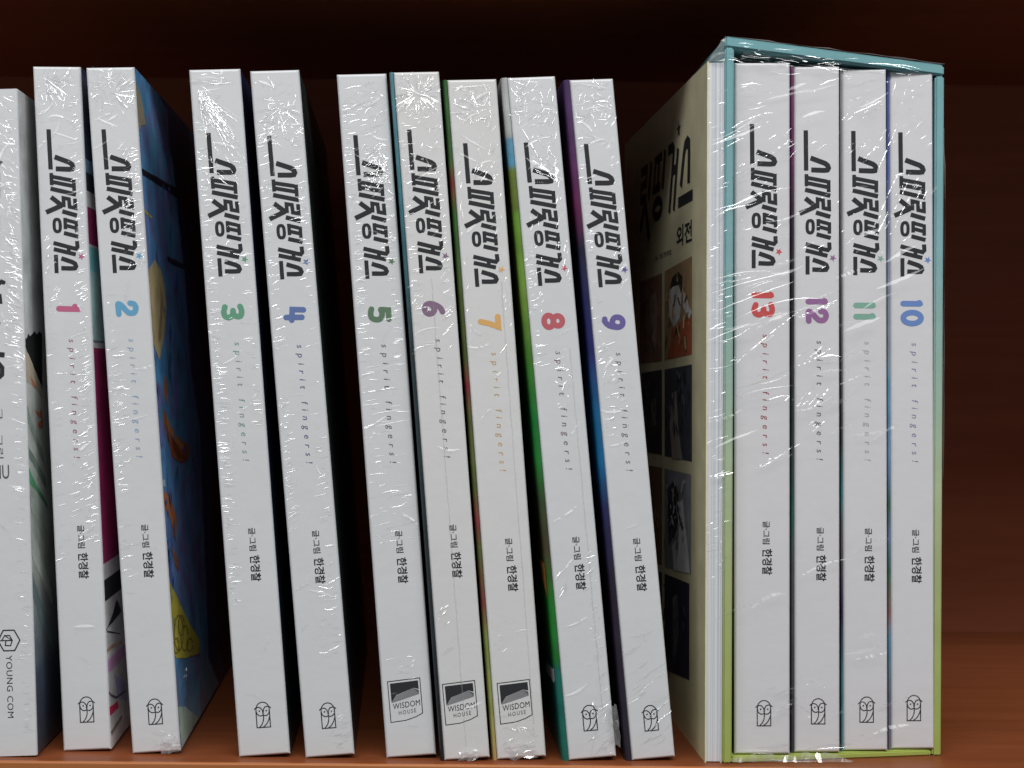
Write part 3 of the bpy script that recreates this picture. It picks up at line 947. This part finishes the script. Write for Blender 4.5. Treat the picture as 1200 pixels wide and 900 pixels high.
# ================================================================== the book cut off at the left edge
quad = ((-44, 105), (20, 106), (-21, 887), (44, 886.5))
mw, w, h, ku = spine_frame(*quad)
root = thing('comic_book', 'white book cut off by the left edge, lettered YOUNG COM at its foot', 'book', mw, GROUP)
t = 0.00045
bm = box_bm(bmesh.new(), 0, w, 0, t * 2.2, 0, h)
es = [e for e in bm.edges if e.verts[0].co.y < 1e-6 and e.verts[1].co.y < 1e-6 and abs(e.verts[0].co.z - e.verts[1].co.z) > h * .5]
bmesh.ops.bevel(bm, geom=es, offset=0.0007, segments=4, affect='EDGES', profile=0.5)
spine = from_bm('spine', bm, M['paper'], root)
rm = printed('front_cover_print', h, [(0, (.50, .53, .53)), (.22, (.46, .50, .50)), (.36, (.48, .54, .55)), (.5, (.46, .49, .46)), (.62, (.33, .38, .34)), (.72, (.34, .37, .34)), (.8, (.20, .24, .25)), (.88, (.07, .09, .13)), (.95, (.05, .06, .09)), (1, (.03, .035, .045))], gain=1.6)
rc = box('front_cover', w - t, w, t * 2.2, 0.146, 0, h, rm, root)
box('back_cover', 0, t, t * 2.2, 0.146, 0, h, M['paper'], root)
box('page_block', t, w - t, t * 2.2, 0.145, 0.0006, h - 0.0006, M['pages'], root)
def uv0(px, py):
    """photo point on this spine -> (u, v)"""
    yy = mw.translation.y
    q = mw.inverted() @ at(px, py, yy)
    return q.x / ku, (h - q.z) / ku
def place0(u, v, layer):
    return (u * ku, -0.00005 - 0.000015 * layer, h - v * ku)
fac = (0, -1, 0)
ink = Ink(place0)
for pts, wd in (([(-7, 190), (0, 192), (2, 189)], 3.2), ([(-6, 206), (-1, 208)], 4), ([(-1.2, 203), (-1.2, 232)], 2.6), ([(-1.6, 252), (-1.6, 288)], 2.8), ([(-8, 270), (-1, 270)], 5),
                ([(-8, 331), (-1, 333), (3, 328)], 4), ([(-6, 350), (0, 347), (1, 356)], 4), ([(-5, 378), (0, 380)], 4), ([(-6, 390), (-1, 392)], 4)):
    ink.stroke([uv0(*p) for p in pts], wd)
ink.disc(*uv0(4.0, 331), 2.6)
ink.stroke([uv0(-6, 415), uv0(5.4, 416)], 6.0)
ink.stroke([uv0(p[0], p[1]) for p in ((-8, 427), (-1, 426.5), (2.6, 431), (2.4, 439), (-2, 443), (-8, 442))], 5.2)
ink.build('title_lettering', M['ink'], spine, fac)
ink = Ink(place0)
a0 = uv0(-6, 478); b0 = uv0(3, 492)
ink.text('글', a0[0], b0[0], a0[1], b0[1], 0.0)
a0 = uv0(-6, 509); b0 = uv0(4.4, 537)
ink.text('그림', a0[0], b0[0], a0[1], b0[1], 0.0)
a0 = uv0(1, 545); b0 = uv0(11, 561)
ink.text('NU', a0[0] - 9, b0[0], a0[1], b0[1], 0.008, 1.0, True)
ink.build('author_lettering', M['grey_ink'], spine, fac)
ink = Ink(place0)
cx, cy = uv0(10.5, 750.5)
ink.stroke([(cx + 12.8 * math.cos(math.pi / 3 * k), cy + 13.8 * math.sin(math.pi / 3 * k)) for k in range(6)], 1.5, closed=True)
ink.stroke([(cx - 8.5, cy), (cx - 5, cy - 5.8), (cx + 0.8, cy - 5.8), (cx + 3.8, cy)], 1.3, closed=True)
ink.stroke([(cx - 3.5, cy), (cx - 4.5, cy + 5.8), (cx + 1.8, cy + 6.2), (cx + 3.8, cy)], 1.3)
ink.stroke([(cx - 5, cy - 5.8), (cx + 3.8, cy)], 1.0)
ink.stroke([(cx - 11, cy), (cx - 3, cy)], 1.2)
ink.build('publisher_emblem', M['ink'], spine, fac)
ink = Ink(place0)
a0 = uv0(7.0, 768); b0 = uv0(16.2, 841)
ink.text('YOUNG COM', a0[0], b0[0], a0[1], b0[1], 0.0, 1.10)
ink.build('publisher_lettering', M['ink'], spine, fac)
side_art(root, rc, w, 1, h, [
    ((.016, .018, .018), [(25.6, 402), (29, 396), (31, 397), (33, 391), (35, 394), (38, 391), (40, 388), (43, 392), (46, 388), (49, 392), (49.5, 456), (42, 436), (34, 416)]),
    ((.42, .30, .23), [(26, 404), (34, 417), (42, 437), (49, 456), (49, 466), (41, 452), (31, 448), (27, 430)]),
    ((.44, .12, .06), [(27, 420), (29, 424), (31, 450), (29, 464), (28, 440)]),
    ((.44, .14, .07), [(35, 440), (40, 448), (43, 456), (38, 452)]),
    ((.42, .11, .05), [(40, 480), (46, 484), (48, 478), (50, 490), (45, 488)]),
    ((.42, .11, .05), [(44, 496), (50, 490), (50, 500), (46, 502)]),
    ((.06, .22, .11), [(31, 549), (37, 556), (40, 563), (55, 590), (56, 596), (42, 574), (31, 562)]),
    ((.17, .21, .19), [(30, 470), (36, 490), (50, 530), (52, 545), (40, 515), (31, 490)]),
    ((.13, .18, .15), [(31, 520), (40, 535), (53, 560), (54, 572), (41, 548), (31, 532)]),
    ((.30, .33, .31), [(32, 610), (44, 640), (60, 690), (61, 710), (44, 668), (33, 640)]),
    ((.10, .14, .15), [(34, 660), (46, 700), (62, 740), (63, 765), (48, 730), (36, 690)]),
    ((.22, .26, .23), [(31, 575), (42, 590), (57, 630), (58, 646), (40, 605), (31, 590)]),
])
creases('shrink_wrap', root, ku, h, w, [('scatter', 44, 63, 4, 320, -35, 20, 5, 18, 110), ('R', 40, 760, 130, -8), ('scatter', 44, 62, 100, 330, -30, 20, 8, 22, 50)])
bm = bmesh.new()
for i in range(26):   # folds of film on the board beside the spine
    pass
bm.free()

# ================================================================== slipcase set on the right
yL = min(max(floor_y(846, 895), -0.0045), 0.01)
yR = min(max(floor_y(1103, 886), -0.004), 0.012)
lb, lt = at(847, 893, yL), at(850, 42, yL)
rb, rt = at(1103, 886, yR), at(1107, 76, yR)
zl, zr = lt.z, rt.z
TS, TB, TT = 0.0028, 0.0018, 0.0034
DEEP = 0.152
slip = thing('slipcase', 'teal to yellow-green open slipcase holding four volumes, wrapped in clear film', 'slipcase', Matrix.Translation((lb.x, 0, 0)))
ox = lb.x
xl0, xl1 = 0.0, lt.x - ox          # outer left edge, foot and top
xr0, xr1 = rb.x - ox, rt.x - ox
GRAD = [(0, (.20, .43, .46)), (.30, (.26, .46, .48)), (.48, (.37, .52, .43)), (.62, (.46, .55, .34)), (.8, (.42, .48, .19)), (1, (.40, .48, .11))]
smat = printed('slipcase_print', 0.222, GRAD, 'LINEAR', 0.35, 0.06)
inner = printed('slipcase_lining', 0.222, [(0, (.10, .30, .32)), (.5, (.10, .26, .24)), (1, (.30, .38, .10))], 'LINEAR', 0.5, 0.06)
zbk = (zl + zr) / 2 - 0.002
def lx(z): return xl0 + (xl1 - xl0) * z / zl
def rx(z): return xr0 + (xr1 - xr0) * z / zr
bm = bmesh.new()
hexa(bm, [(lx(0), yL, 0), (lx(0) + TS, yL, 0), (lx(0) + TS, DEEP, 0), (lx(0), DEEP, 0),
          (xl1, yL, zl - TT - .0001), (xl1 + TS, yL, zl - TT - .0001), (xl1 + TS, DEEP, zbk - TT - .0001), (xl1, DEEP, zbk - TT - .0001)])
bmesh.ops.bevel(bm, geom=list(bm.edges), offset=0.0005, segments=2, affect='EDGES')
from_bm('side_panel', bm, smat, slip)
bm = bmesh.new()
hexa(bm, [(xr0 - TS, yR, 0), (xr0, yR, 0), (xr0, DEEP, 0), (xr0 - TS, DEEP, 0),
          (xr1 - TS, yR, zr - TT - .0001), (xr1, yR, zr - TT - .0001), (xr1, DEEP, zbk - TT - .0001), (xr1 - TS, DEEP, zbk - TT - .0001)])
bmesh.ops.bevel(bm, geom=list(bm.edges), offset=0.0005, segments=2, affect='EDGES')
from_bm('side_panel', bm, smat, slip)
bm = bmesh.new()
hexa(bm, [(xl1, yL, zl - TT), (xr1, yR, zr - TT), (xr1, DEEP, zbk - TT), (xl1, DEEP, zbk - TT),
          (xl1, yL, zl), (xr1, yR, zr), (xr1, DEEP, zbk), (xl1, DEEP, zbk)])
bmesh.ops.bevel(bm, geom=list(bm.edges), offset=0.0006, segments=3, affect='EDGES')
from_bm('top_panel', bm, smat, slip)
bm = bmesh.new()
hexa(bm, [(lx(0) + TS + .0001, yL + .0004, 0), (xr0 - TS - .0001, yR + .0004, 0), (xr0 - TS - .0001, DEEP, 0), (lx(0) + TS + .0001, DEEP, 0),
          (lx(0) + TS + .0001, yL + .0004, TB), (xr0 - TS - .0001, yR + .0004, TB), (xr0 - TS - .0001, DEEP, TB), (lx(0) + TS + .0001, DEEP, TB)])
bmesh.ops.bevel(bm, geom=list(bm.edges), offset=0.0004, segments=2, affect='EDGES')
from_bm('bottom_panel', bm, smat, slip)
box('back_panel', xl0 + .0005, xr0 - .0005, DEEP + .0002, DEEP + .0024, 0.0, zbk - TT, inner, slip)

IN = (
    ('13', ((862, 75), (926, 78), (861, 888.5), (927, 886)), (0.66, 0.0, 0.0), 72, [(0, (.02, .02, .025)), (.7, (.015, .02, .015)), (.76, (.25, .12, .06)), (.8, (.02, .02, .02)), (1, (.02, .02, .03))],
     'white comic volume with red numeral 13, leftmost inside the slipcase', (0.34, 0.07, 0.07)),
    ('12', ((929.5, 79.5), (984, 82), (929.5, 886), (985, 884)), (0.28, 0.07, 0.29), 75, [(0, (.22, .07, .17)), (.12, (.17, .04, .13)), (.2, (.06, .03, .06)), (.3, (.03, .03, .035)), (.55, (.04, .05, .05)), (.66, (.03, .13, .10)), (.72, (.09, .09, .10)), (1, (.05, .05, .06))],
     'white comic volume with purple numeral 12, between the red 13 and the mint 11', (0.15, 0.12, 0.16)),
    ('11', ((986, 83), (1039, 85.5), (987, 884.5), (1041.5, 883)), (0.17, 0.42, 0.31), 73, [(0, (.35, .35, .36)), (.3, (.15, .15, .16)), (.55, (.04, .05, .06)), (.62, (.03, .26, .25)), (.68, (.15, .13, .16)), (.8, (.04, .02, .07)), (.9, (.08, .25, .28)), (1, (.12, .28, .3))],
     'white comic volume with mint green numeral 11, inside the slipcase left of the blue 10', (0.42, 0.46, 0.45)),
    ('10', ((1042, 86), (1093.5, 88), (1043, 883), (1096.5, 881)), (0.075, 0.21, 0.58), 72, [(0, (.10, .14, .36)), (.15, (.10, .16, .42)), (.2, (.22, .26, .42)), (.42, (.30, .38, .46)), (.46, (.14, .38, .58)), (.6, (.14, .28, .50)), (.64, (.04, .16, .10)), (.68, (.16, .26, .46)), (.74, (.05, .18, .11)), (.80, (.30, .14, .14)), (.84, (.12, .32, .46)), (.92, (.18, .20, .28)), (1, (.2, .2, .25))],
     'white comic volume with blue numeral 10, rightmost inside the slipcase', (0.28, 0.26, 0.42)),
)
for i, (num, quad, colr, bar, left, lab, sc) in enumerate(IN):
    cxp = (quad[2][0] + quad[3][0]) / 2
    # the front edges step back to the right with the mouth of the case
    yy = yL + (yR - yL) * (cxp - 847) / (1103 - 847) + 0.0012
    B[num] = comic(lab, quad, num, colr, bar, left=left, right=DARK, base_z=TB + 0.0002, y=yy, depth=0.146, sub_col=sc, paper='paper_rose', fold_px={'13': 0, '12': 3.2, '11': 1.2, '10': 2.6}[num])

# film stretched over the mouth of the slipcase: folds that run up to the right
ku = K
def slip_uv(px, py):
    q = at(px, py, yL)
    return (q.x - ox) / ku, (zl - q.z) / ku
bm = bmesh.new()
def fold(px0, py0, px1, py1, wd, bend=0.05, jit=4.5, n=9, mi=0):
    f = (((px0 + px1) / 2) - 847) / 256.0
    y = yL + (yR - yL) * f - 0.0010 if px0 > 846 else yL - 0.0002
    p0, p1 = at(px0, py0, y), at(px1, py1, y)
    pts = []
    for i in range(n):
        t_ = i / (n - 1)
        b_ = bend * 4 * t_ * (1 - t_) * (p1 - p0).length
        pts.append((p0.x + (p1.x - p0.x) * t_ - ox + random.uniform(-.00008, .00008), p0.z + (p1.z - p0.z) * t_ + b_ + random.uniform(-.00010, .00010)))
    ax = TILT + math.radians(random.gauss(0, jit))
    az = math.radians(random.gauss(0, jit))
    ribbon(bm, pts, wd * ku, -y, Vector((math.sin(az), -math.cos(ax) * math.cos(az), math.sin(ax))).normalized(), mi)
FOLDS = [(848, 158, 905, 132, 1.1), (828, 182, 900, 142, 1.0), (862, 206, 928, 165, 1.0), (858, 214, 890, 196, 1.3), (836, 246, 900, 222, 1.0), (830, 262, 928, 220, 1.2), (838, 254, 880, 240, .9),
         (905, 180, 928, 166, 1.6), (832, 330, 905, 318, .9), (830, 345, 928, 318, 1.1), (850, 382, 960, 350, 1.0), (836, 366, 930, 330, 1.1), (828, 400, 880, 378, 1.0), (862, 426, 935, 366, 1.0), (935, 372, 985, 350, .9),
         (850, 458, 935, 428, 1.1), (850, 470, 930, 452, 1.0), (830, 432, 868, 424, .9), (930, 430, 978, 405, 1.2), (948, 425, 968, 402, 2.2), (958, 420, 986, 418, 1.3), (940, 470, 955, 452, 2.0), (954, 476, 970, 456, 2.0),
         (932, 478, 938, 472, 2.0), (890, 548, 928, 523, 1.2), (952, 506, 966, 494, 1.5), (1000, 133, 1034, 118, .9), (995, 180, 1030, 142, .9), (1012, 186, 1032, 170, .8), (1008, 140, 1032, 122, 1.0),
         (1022, 178, 1034, 160, 1.4), (1028, 200, 1050, 150, 1.0), (1034, 196, 1042, 180, 1.0), (1036, 270, 1064, 212, 1.5), (1028, 262, 1052, 205, 1.2), (1026, 276, 1040, 250, 1.2), (1046, 168, 1066, 92, .5), (1066, 108, 1088, 94, 1.0),
         (1068, 222, 1080, 204, 1.0), (1088, 232, 1098, 218, 2.0), (1078, 240, 1092, 212, 1.2), (1094, 190, 1100, 176, .9), (870, 105, 905, 110, 1.4), (868, 100, 890, 98, 1.0), (876, 128, 900, 122, .9),
         (960, 100, 985, 92, .9), (990, 106, 1034, 92, .9), (830, 490, 850, 484, 1.0), (828, 520, 848, 512, 1.0), (832, 558, 862, 553, 1.8), (838, 556, 856, 552, 1.6), (1000, 128, 1018, 116, 1.0),
         (826, 640, 846, 636, 1.0), (828, 625, 844, 618, 1.2), (840, 652, 848, 650, 1.5), (905, 818, 935, 806, 1.8), (912, 828, 930, 834, 1.2), (922, 822, 934, 818, 2.4), (935, 826, 955, 838, 1.3), (945, 798, 968, 806, 1.0),
         (880, 876, 930, 872, 1.0), (884, 884, 950, 886, 1.3), (940, 880, 1000, 876, 1.2), (900, 890, 960, 892, 1.2), (985, 872, 1000, 871, 1.0), (1008, 862, 1012, 861, 1.6), (862, 70, 935, 78, 1.0), (870, 62, 905, 66, 1.2), (935, 76, 1000, 82, 1.0), (1000, 76, 1080, 86, .9)]
for f_ in FOLDS:
    fold(*f_, bend=random.uniform(-.06, .10))
    for q in range(4):
        dx, dy = random.uniform(-14, 14), random.uniform(-9, 9)
        s0, s1 = sorted((random.random(), random.random()))
        xa, ya = f_[0] + (f_[2] - f_[0]) * s0 + dx, f_[1] + (f_[3] - f_[1]) * s0 + dy
        xb, yb = f_[0] + (f_[2] - f_[0]) * s1 + dx, f_[1] + (f_[3] - f_[1]) * s1 + dy
        if 826 < xa and xb < 1098 and xb - xa > 2:
            fold(xa, ya, xb, yb, random.uniform(.4, .8), random.uniform(-.1, .1), 9, 6)
for i in range(120):     # short nicks on the fore-edge and the left board
    yq = random.uniform(84, 680)
    x0 = random.uniform(829, 850)
    l = random.uniform(3, 11)
    fold(x0, yq, x0 + l, yq - l * random.uniform(.1, .45), random.uniform(.5, .9), 0.05, 8, 4)
for i in range(110):     # speckle on the upper spines
    x0, y0 = random.uniform(866, 1085), random.uniform(90, 330)
    l = random.uniform(3, 12)
    fold(x0, y0, x0 + l, y0 - l * random.uniform(.2, 1.2), random.uniform(.4, .9), 0.05, 8, 4)
for i in range(70):     # gathered film along the top edge
    x0 = random.uniform(848, 1000)
    y0 = 48 + (x0 - 848) * .13 + random.uniform(0, 24)
    l = random.uniform(4, 22)
    fold(x0, y0, x0 + l, y0 + l * random.uniform(-.1, .3), random.uniform(.5, 1.1), 0.05, 7, 5)
for i in range(46):     # broad soft folds of the stretched film
    x0 = random.uniform(830, 1040)
    y0 = random.uniform(95, 560) if i < 34 else random.uniform(560, 880)
    l = random.uniform(18, 60)
    a_ = random.uniform(.15, .55)
    fold(x0, y0, min(x0 + l, 1100), y0 - l * a_, random.uniform(2.0, 5.5), random.uniform(-.1, .12), 7, 9, 1)
from_bm('shrink_wrap', bm, [M['crease'], M['sheen']], slip)
# film standing proud of the case along its head and right edge
bm = bmesh.new()
def film_strip(p, q, wdt, side, n=26):
    pv = None
    for i in range(n + 1):
        c = p.lerp(q, i / n)
        k = wdt * (0.35 + 0.65 * random.random()) * min(1, 6 * min(i, n - i) / n + .1)
        a_ = bm.verts.new((c.x - ox + random.gauss(0, .0001), c.y + random.gauss(0, .0003), c.z))
        b_ = bm.verts.new((c.x - ox + side[0] * k, c.y + random.gauss(0.0006, .0005), c.z + side[1] * k))
        if pv:
            bm.faces.new((pv[0], a_, b_, pv[1]))
        pv = (a_, b_)
film_strip(at(850, 42, yL), at(1107, 75, yR), 0.0006, (0, 1), 15)
film_strip(at(1107, 150, yR), at(1106, 560, yR), 0.0005, (1, 0), 9)
film_strip(at(850, 893, yL - .0003), at(1000, 893, yL + .001), 0.0030, (0, 1), 40)
from_bm('loose_film', bm, M['film'], slip)
# film bridging from the board corner to the side story book beside it
bm = bmesh.new()
rows = []
NN = 9
for i in range(NN):
    s_ = i / (NN - 1)
    a_ = at(850 - 1.0 * s_, 43 + 28 * s_, yL - .0003)
    b_ = at(850, 43, yL - .0003) * (1 - s_) + at(829, 73, yL + .001) * s_
    back = Vector((lb.x - 0.0062, 0.045, 0.2115))
    c_ = at(850, 43, yL).lerp(back, s_)
    row = []
    for j, p in enumerate((a_, (a_ + b_) / 2, b_, (b_ + c_) / 2, c_)):
        n = Vector((random.gauss(0, .0003), random.gauss(0, .0004), random.gauss(0, .0003)))
        q = p + n
        row.append(bm.verts.new((q.x - ox, q.y, q.z)))
    rows.append(row)
for i in range(NN - 1):
    for j in range(4):
        try:
            bm.faces.new((rows[i][j], rows[i + 1][j], rows[i + 1][j + 1], rows[i][j + 1]))
        except ValueError:
            pass
from_bm('gathered_film', bm, M['film'], slip)

# ================================================================== thin yellow book against the slipcase, fore-edge out
y5 = yL + 0.0009
bl, tl, tr, br = at(826, 889.5, y5), at(829, 72, y5), at(849, 72, y5), at(846.5, 889.5, y5)
w = 0.0052
h = tl.z
lean = math.atan2(tl.x - bl.x, h)
mw = Matrix.Translation((lb.x - w - 0.0001, y5, 0)) @ Matrix.Rotation(lean, 4, 'Y')
gai = thing('comic_book', 'thin pale yellow book with its white page edges outward, pressed against the slipcase', 'book', mw, 'volumes of the wrapped set')
cov = printed('yellow_cover_print', h, [(0, (.80, .74, .50)), (.5, (.80, .74, .48)), (1, (.79, .73, .44))], 'LINEAR', 0.32, 0.10)
t = 0.0004
fc = box('front_cover', 0, t, 0, 0.148, 0, h, cov, gai)
box('back_cover', w - t, w, 0, 0.148, 0, h, M['paper'], gai)
box('spine', t, w - t, 0.1472, 0.148, 0, h, cov, gai)
m, nt, b = newmat('page_edges')
tc = nt.nodes.new('ShaderNodeTexCoord')
mp = nt.nodes.new('ShaderNodeMapping')
mp.inputs['Scale'].default_value = (2600, 1, 2)
nt.links.new(tc.outputs['Object'], mp.inputs[0])
nz = nt.nodes.new('ShaderNodeTexNoise')
nz.inputs['Scale'].default_value = 1.0
nz.inputs['Detail'].default_value = 4
nt.links.new(mp.outputs[0], nz.inputs['Vector'])
rp = nt.nodes.new('ShaderNodeValToRGB')
rp.color_ramp.elements[0].position = .30
rp.color_ramp.elements[0].color = (.50, .52, .56, 1)
rp.color_ramp.elements[1].position = .55
rp.color_ramp.elements[1].color = (.77, .79, .82, 1)
nt.links.new(nz.outputs['Fac'], rp.inputs[0])
nt.links.new(rp.outputs[0], b.inputs['Base Color'])
b.inputs['Roughness'].default_value = 0.5
box('page_block', t, w - t, 0.0004, 0.1472, 0.0003, h - 0.0003, m, gai)
# lettering and picture panels on its cover
def at_cover(px, py):
    return on_side(mw, 0.0, px, py)
ink = Ink(lambda s_, z_, layer: (-0.00005 - 0.000015 * layer, s_, z_))
# big title: the same letters upright, last letter nearest the fore-edge
y_end, z_base = 0.020, None
yb_, zb_ = at_cover(803, 228)
def ft(u, v):                      # spine design -> cover: v runs towards the fore-edge, u is up
    return (0.0195 + (240 - v) * 0.00103, zb_ - 0.0015 + (u - 17.8) * 0.00080)
for pts, wd, r_ in TITLE_STROKES[7:]:
    ink.stroke([ft(*p) for p in pts], wd * 0.00088)
cu, cv, ru, rv, wd = TITLE_RING
ink.stroke([ft(cu + ru * math.cos(k * math.pi / 14), cv + rv * math.sin(k * math.pi / 14)) for k in range(28)], wd * .0009, closed=True)
sy, sz = at_cover(795.5, 152)
ink.star(sy, sz, 0.0034, math.pi / 2)
ink.build('title_lettering', M['ink'], fc, (-1, 0, 0))
def cover_text(body, p_near, p_far, bold):
    """upright words on the cover; p_near = photo point at the fore-edge side bottom, p_far = deep side top"""
    ya, za = at_cover(*p_near)
    yb2, zb2 = at_cover(*p_far)
    ink2 = Ink(lambda u, v, layer: (-0.00005 - 0.000015 * layer, yb2 + (ya - yb2) * u, zb2 + (za - zb2) * v))
    ink2.text(body, 0, 1, 0, 1, bold, 1.0, True)
    return ink2
cover_text('외전', (811, 283), (793, 266), 0.03).build('subtitle_lettering', M['ink'], fc, (-1, 0, 0))
cover_text('글·그림 한경찰', (787, 298), (768, 300), 0.01).build('author_lettering', M['ink'], fc, (-1, 0, 0))
PN = []
def panel(x0, x1, ytl, ytr, ybl, ybr, col):
    PN.append((col, [(x0, ytl), (x1, ytr), (x1, ybr), (x0, ybl)]))
panel(779, 811, 318, 300, 422, 415, (.13, .085, .045))
panel(750, 776, 331, 320, 426, 423, (.10, .055, .04))
panel(779, 811, 433, 427, 534, 541, (.022, .024, .030))
panel(752, 776, 437, 433, 528, 533, (.022, .022, .028))
panel(779, 810, 549, 556, 664, 673, (.10, .10, .11))
panel(757, 776, 545, 548, 655, 662, (.09, .05, .03))
panel(779, 808, 672, 684, 784, 797, (.012, .012, .022))
panel(770, 776, 669, 671, 775, 781, (.02, .02, .03))
PN += [  # simple figures inside the panels
    ((.15, .04, .02), [(788, 385), (811, 368), (811, 415), (783, 421)]),
    ((.42, .31, .24), [(786, 335), (794, 330), (799, 345), (797, 372), (790, 384), (785, 372), (784, 352)]),
    ((.015, .012, .012), [(785, 340), (788, 325), (795, 318), (800, 324), (799, 345), (795, 334), (789, 336)]),
    ((.42, .31, .24), [(801, 340), (806, 352), (811, 366), (808, 374), (801, 360)]),
    ((.02, .015, .015), [(792, 385), (797, 382), (797, 390), (792, 392)]),
    ((.13, .10, .085), [(762, 350), (768, 342), (771, 360), (769, 400), (763, 420)]),
    ((.11, .095, .085), [(788, 460), (793, 458), (795, 500), (800, 538), (788, 538), (785, 500)]),
    ((.10, .09, .08), [(764, 470), (768, 466), (770, 498), (764, 500)]),
    ((.30, .31, .33), [(796, 590), (800, 585), (806, 640), (809, 672), (790, 668), (788, 640), (796, 628)]),
    ((.018, .016, .018), [(783, 572), (791, 562), (796, 580), (794, 620), (784, 640)]),
    ((.015, .014, .016), [(792, 600), (796, 600), (801, 618), (800, 622)]),
    ((.06, .055, .06), [(788, 700), (794, 696), (796, 740), (790, 780)]),
]
base_panels = PN[:8]
for col_, q in base_panels:
    xa, xb = q[0][0], q[1][0]
    ya_, yb_ = (q[0][1] + q[1][1]) / 2 + 4, (q[2][1] + q[3][1]) / 2 - 6
    for i in range(34):
        x_, y_ = random.uniform(xa + 1.5, xb - 3.5), random.uniform(ya_, yb_ - 14)
        k_ = random.choice((.35, .5, .7, 1.5, 2.0, 2.6))
        tint = random.choice(((1, 1, 1), (1.1, .95, .85), (.9, .95, 1.1)))
        l_, w_ = random.uniform(3, 16), random.uniform(.4, 1.6)
        sl = random.uniform(-3, 3)
        PN.append((tuple(min(.45, c * k_ * t_) for c, t_ in zip(col_, tint)), [(x_, y_), (x_ + w_, y_), (min(max(x_ + w_ + sl, xa + 1), xb - 1), y_ + l_), (min(max(x_ + sl, xa + 1), xb - 1), y_ + l_)]))
side_art(gai, fc, 0.0, -1, h, PN, 'picture_panels', ragged=False, art_gain=3.2)
